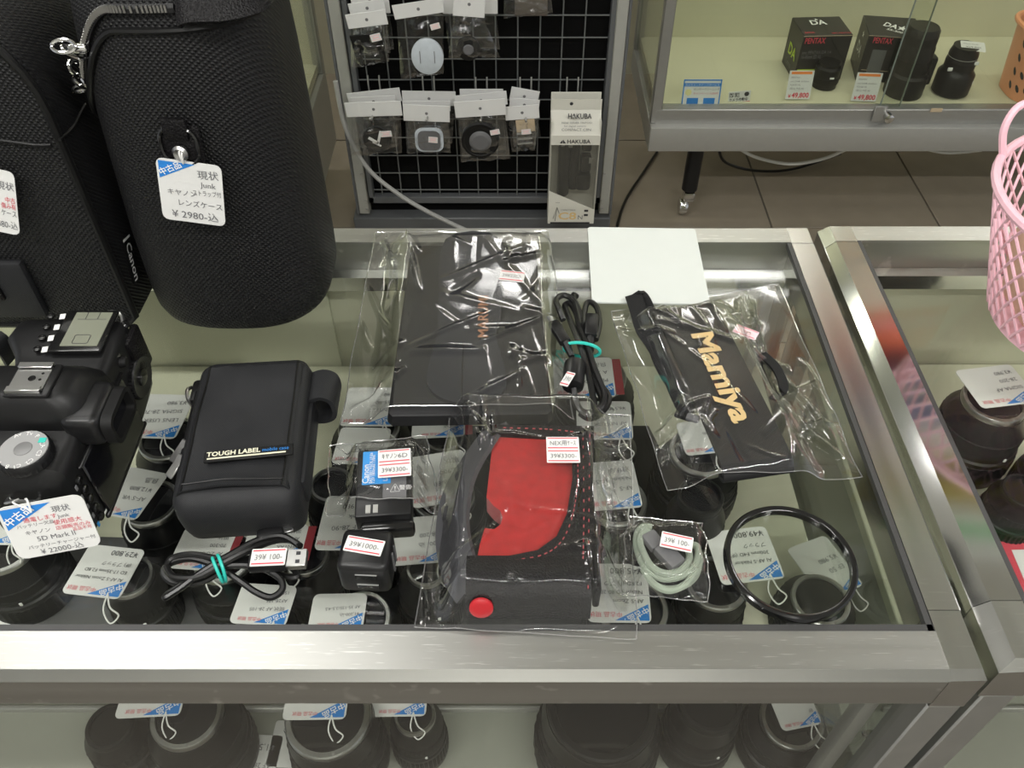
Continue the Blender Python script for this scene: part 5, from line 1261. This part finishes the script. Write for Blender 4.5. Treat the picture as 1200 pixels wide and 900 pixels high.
stitches([(580, 503), (640, 505), (672, 508)], ZG + .0238); stitches([(675, 515), (677, 560), (671, 605), (658, 636), (636, 652), (600, 659), (575, 665), (556, 674)], ZG + .0239)
stitches([(691, 506), (690, 600), (689, 690)], ZG + .0239); stitches([(683, 510), (684, 600), (683, 660)], ZG + .0239)
obj('stitching', g, REDTH, t, kind='stuff')
Mc = frame(((xa + xb)/2, (yA + xy(620, 500)[1])/2, ZG), (1, 0, 0), (0, 1, 0))
hf = plateau(Mc, (xb - xa)/2 + .003, (xy(620, 500)[1] - prof[4][0])/2 + .004, .0285, .022)
Q = quadz([(528, 492), (738, 490), (745, 752), (486, 738)])
Q[2].y -= .0; 
film_bag(t, Q, ZT + .0006, hf, 11, 110, 26, .0050, .0010, .26)
Ms, sw_, sh_ = framez((640, 512), (678, 512), (641, 542), ZG + .0325)
price_sticker(t, Ms, sw_, sh_, ('NEX用ｹｰｽ', '39¥3300-'), PENCIL)

# ---- strap packet
zs_ = ZG + .010
t = thing('packed_strap', 'black camera neck strap with gold lettering packed in clear film', 'strap', at_z(850, 450, ZG))
# wide band: from the rolled top end to the folded lower end
pa, pb = at_z(802, 368, zs_), at_z(888, 548, zs_)
dr = (pb - pa).normalized(); wd = Vector((0, 0, 1)).cross(dr).normalized()
bwid = (at_z(772, 392, zs_) - at_z(832, 362, zs_)).length*.92
pts = [pa - dr*.004 + Vector((0, 0, -.006)), pa - dr*.006 + Vector((0, 0, -.001)), pa + Vector((0, 0, .004)), pa + dr*.012 + Vector((0, 0, .005)), (pa + pb)/2 + Vector((0, 0, .004)), pb - dr*.012 + Vector((0, 0, .003)), pb + Vector((0, 0, .000)), pb + dr*.003 + Vector((0, 0, -.005)), pb - dr*.004 + Vector((0, 0, -.0078))]
WEB = mat('black_webbing', (.008, .008, .0085), .6, spec=.3, weave=.25, wscale=7000)
band = obj('wide_band', Geo().ribbon(spline(pts, 6), bwid, .0026, wd), WEB, t)
Mt = frame((pa + pb)/2 + Vector((0, 0, .0056)), dr, -wd if (-wd).x > 0 else wd)
ln = (at_z(813, 392, zs_) - at_z(872, 486, zs_)).length
Mt.translation = at_z(843, 438, zs_ + .0060)
tz = Vector((Mt[0][2], Mt[1][2], Mt[2][2]))
lettering(band, GOLD, Mt, [('Mamiya', -ln*.52, -.0065, .0225, 0, ln*1.08)], bold=.035, lift=.0006 if tz.z > 0 else -.0006)
# second layer and the narrow webbing
off = -wd if (-wd).x < 0 else wd
p2_ = [pa + off*.016 + dr*.006 + Vector((0, 0, .001)), pa + off*.022 + dr*.03 + Vector((0, 0, -.002)), pa + off*.020 + dr*.06 + Vector((0, 0, -.003)), pa + off*.010 + dr*.085 + Vector((0, 0, -.004))]
obj('rolled_band', Geo().ribbon(spline(p2_, 6), bwid*.62, .0035, wd + Vector((0, 0, .35))), WEB, t)
obj('strap_roll', Geo().tube([pa - wd*bwid*.45 + Vector((0, 0, -.001)), pa + wd*bwid*.45 + Vector((0, 0, -.001))], .0072, 14), LEATHER, t)
nb = spline([at_z(742, 346, ZG + .010), at_z(748, 364, ZG + .010), at_z(754, 384, ZG + .009), at_z(766, 402, ZG + .008), at_z(782, 430, ZG + .007), at_z(796, 462, ZG + .006), at_z(808, 486, ZG + .006)], 5)
obj('narrow_webbing', Geo().ribbon(nb, .013, .0022, (1, .35, .3)), WEB, t)
obj('narrow_webbing', Geo().ribbon(spline([at_z(742, 346, ZG + .010), at_z(752, 350, ZG + .004), at_z(762, 372, ZG + .003), at_z(770, 398, ZG + .003), at_z(790, 420, ZG + .003)], 5), .012, .0022, (1, .2, .3)), WEB, t)
obj('narrow_webbing', Geo().ribbon(spline([at_z(893, 415, ZG + .004), at_z(910, 432, ZG + .005), at_z(918, 455, ZG + .004), at_z(906, 468, ZG + .003)], 5), .007, .0020, (.6, .7, 0)), WEB, t)
bk_ = obj('buckle', Geo().box((0, 0, 0), (.012, .014, .004), .001, M=rot_frame(at_z(803, 482, ZG + .009), -25)), BLACKSAT, t)
obj('keeper', Geo().box((0, 0, 0), (.009, .006, .003), .001, M=rot_frame(at_z(812, 490, ZG + .0105), -25)), GREYPL, bk_)
Ms = frame((pa + pb)/2, dr, wd); Ms.translation.z = ZG
hf = plateau(Ms, (pb - pa).length*.5, bwid*.5 + .004, .0185, .020)
Q = quadz([(716, 366), (912, 334), (1010, 560), (782, 576)])
film_bag(t, Q, ZG, hf, 29, 110, 34, .0060, .0012, .28)
Ms_, sw_, sh_ = framez((860, 378), (886, 388), (862, 390), ZG + .012)
sk = price_sticker(t, Ms_, sw_, sh_, ('1000-',), PINKINK, mat('pinkish_paper', (.82, .66, .70), .5))

# ---- battery packet
M, w, h = framez((415, 527), (478, 523), (419, 606), ZG + .018)
M.translation.z = ZG + .0008
t = thing('packed_battery', 'black camera battery with blue label packed in clear film', 'battery', M.translation)
obj('battery', Geo().box((0, 0, .0085), (w, h, .017), .002, M=M), BLACKSAT, t)
Mt = M @ Matrix.Translation((0, 0, .0171))
bl = obj('blue_label', card_geo(Mt @ Matrix.Translation((-w*.13, h*.20, .0004)), w*.52, h*.50, .0003, .0006), LBLUE, t, angle=0)
lettering(bl, WHITEINK, Mt @ Matrix.Translation((-w*.13, h*.20, .0004)) @ Matrix.Rotation(pi/2, 4, 'Z'), [('Canon', -h*.24, w*.14, .0058), ('BATTERY PACK LP-E6', -h*.24, w*.08, .0026), ('7.2V 1800mAh 13Wh', -h*.24, w*.03, .0026), ('Li-ion', -h*.22, -w*.20, .004)], bold=.01)
gl_ = obj('grey_label', card_geo(Mt @ Matrix.Translation((w*.20, h*.06, .0002)), w*.42, h*.66, .0003, .0006), GREYPL, t, angle=0)
lettering(gl_, WHITEINK, Mt, [('⚠', w*.10, -h*.16, .006), ('警告', w*.28, -h*.15, .004)])
obj('contact_slot', Geo().box((-w*.26, -h*.40, .0172), (.003, .006, .0005), M=M).box((-w*.13, -h*.40, .0172), (.003, .006, .0005), M=M), ALUL, t)
obj('cap', Geo().box((w*.06, -h*.5 - .003, .0060), (w*.96, .008, .012), .003, M=M), BLACKGL, t)
hf = plateau(M, w*.5, h*.5 + .004, .0185, .011)
Q = quadz([(386, 524), (500, 512), (516, 604), (384, 606)])
film_bag(t, Q, ZG, hf, 41, 60, 8, .0030, .0006, .26)
Ms_, sw_, sh_ = framez((442, 528), (480, 525), (444, 560), ZG + .0225)
price_sticker(t, Ms_, sw_, sh_, ('ｷﾔﾉﾝ6D', '39¥3300-'), PENCIL)

# ---- cord packet
c0 = at_z(785, 652, ZG)
t = thing('cord_packet', 'sage green braided cord with grey plug packed in clear film', 'cord', c0)
def loop(px, py, rx, ry, z, n=26, a0=0, a1=2*pi): return [at_z(px + rx*cos(a0 + (a1 - a0)*i/n), py + ry*sin(a0 + (a1 - a0)*i/n), ZG + z + .001*sin(5*i)) for i in range(n + 1)]
path = [(764, 618, .007), (752, 618, .006), (746, 630, .005), (748, 648, .005), (758, 668, .005), (776, 678, .005), (796, 676, .006), (812, 666, .006), (818, 650, .006), (816, 640, .005), (806, 640, .006), (808, 654, .008), (798, 668, .008), (780, 672, .008), (764, 664, .008), (754, 648, .008), (750, 634, .008), (756, 622, .008), (766, 630, .008), (776, 640, .008)]
obj('cord', Geo().tube(zpath(path), .0022, 8), CORD, t)
path = [(758, 660, .003), (762, 680, .003), (778, 690, .003), (798, 688, .003), (814, 676, .003), (820, 656, .003), (818, 644, .003)]
obj('cord', Geo().tube(zpath(path), .0022, 8), CORD, t)
path = [(754, 668, .005), (766, 684, .006), (784, 692, .005), (804, 684, .006), (816, 668, .007)]
obj('cord', Geo().tube(zpath(path), .0022, 8), CORD, t)
obj('plug', Geo().box((0, 0, 0), (.011, .017, .007), .0016, M=rot_frame(at_z(784, 652, ZG + .009), 35)), GREYPL, t)
obj('plug', Geo().box((0, 0, 0), (.010, .012, .006), .0016, M=rot_frame(at_z(765, 634, ZG + .008), 30)), GREYPL, t)
Mc = frame(at_z(784, 656, ZG), (1, 0, 0), (0, 1, 0)); hf = plateau(Mc, .016, .016, .0125, .012)
Q = quadz([(735, 606), (823, 614), (829, 706), (727, 698)])
film_bag(t, Q, ZG, hf, 53, 60, 8, .0032, .0008, .24)
Ms_, sw_, sh_ = framez((775, 622), (812, 630), (774, 640), ZG + .0165)
price_sticker(t, Ms_, sw_, sh_, ('39¥ 100-',), GREYINK)

# ---- pink net basket on the neighbouring counter
pc = Vector((.442, .492, ZT))
t = thing('net_basket', 'pink plastic net basket with loop handle on the neighbouring counter', 'basket', (pc.x, pc.y, ZT))
H_ = .110; NZ = 11; NA = 40
def br(z): return .066 + .036*(z/H_)
g = Geo()
for k in range(NA):
    for s in (-1, 1):
        pts = []
        for j in range(NZ + 1):
            z = .006 + (H_ - .006)*j/NZ; a = 2*pi*(k + s*j*.42)/NA; r = br(z)
            pts.append((r*cos(a), r*sin(a), z))
        g.tube(pts, .0012, 5)
obj('net', g, PINK, t, world=False)
obj('base_plate', Geo().lathe([(.062, 0), (.066, .002), (.066, .007), (.064, .008)], 40), PINK, t, world=False)
obj('rim', Geo().ring(br(H_), .0034, 48, 8, Matrix.Translation((0, 0, H_))), PINK, t, world=False)
hd_ = spline([(-.080, .062, H_), (-.086, .066, H_ + .020), (-.080, .072, H_ + .034), (-.064, .078, H_ + .034), (-.046, .086, H_ + .016), (-.034, .096, H_)], 6)
obj('handle', Geo().tube(hd_, .0028, 8), PINK, t, world=False)
pg = thing('paper_bag', 'beige paper packet standing in the pink net basket', 'packet', (pc.x - .004, pc.y, ZT + .009))
obj('packet', Geo().loft([[(-.048, -.034, 0), (.048, -.034, 0), (.048, .030, 0), (-.048, .030, 0)], [(-.062, -.040, .05), (.056, -.036, .05), (.056, .032, .05), (-.062, .030, .05)], [(-.070, .012, .096), (.050, -.022, .108), (.052, -.014, .108), (-.068, .020, .098)]]), BEIGE, pg, world=False, angle=15)
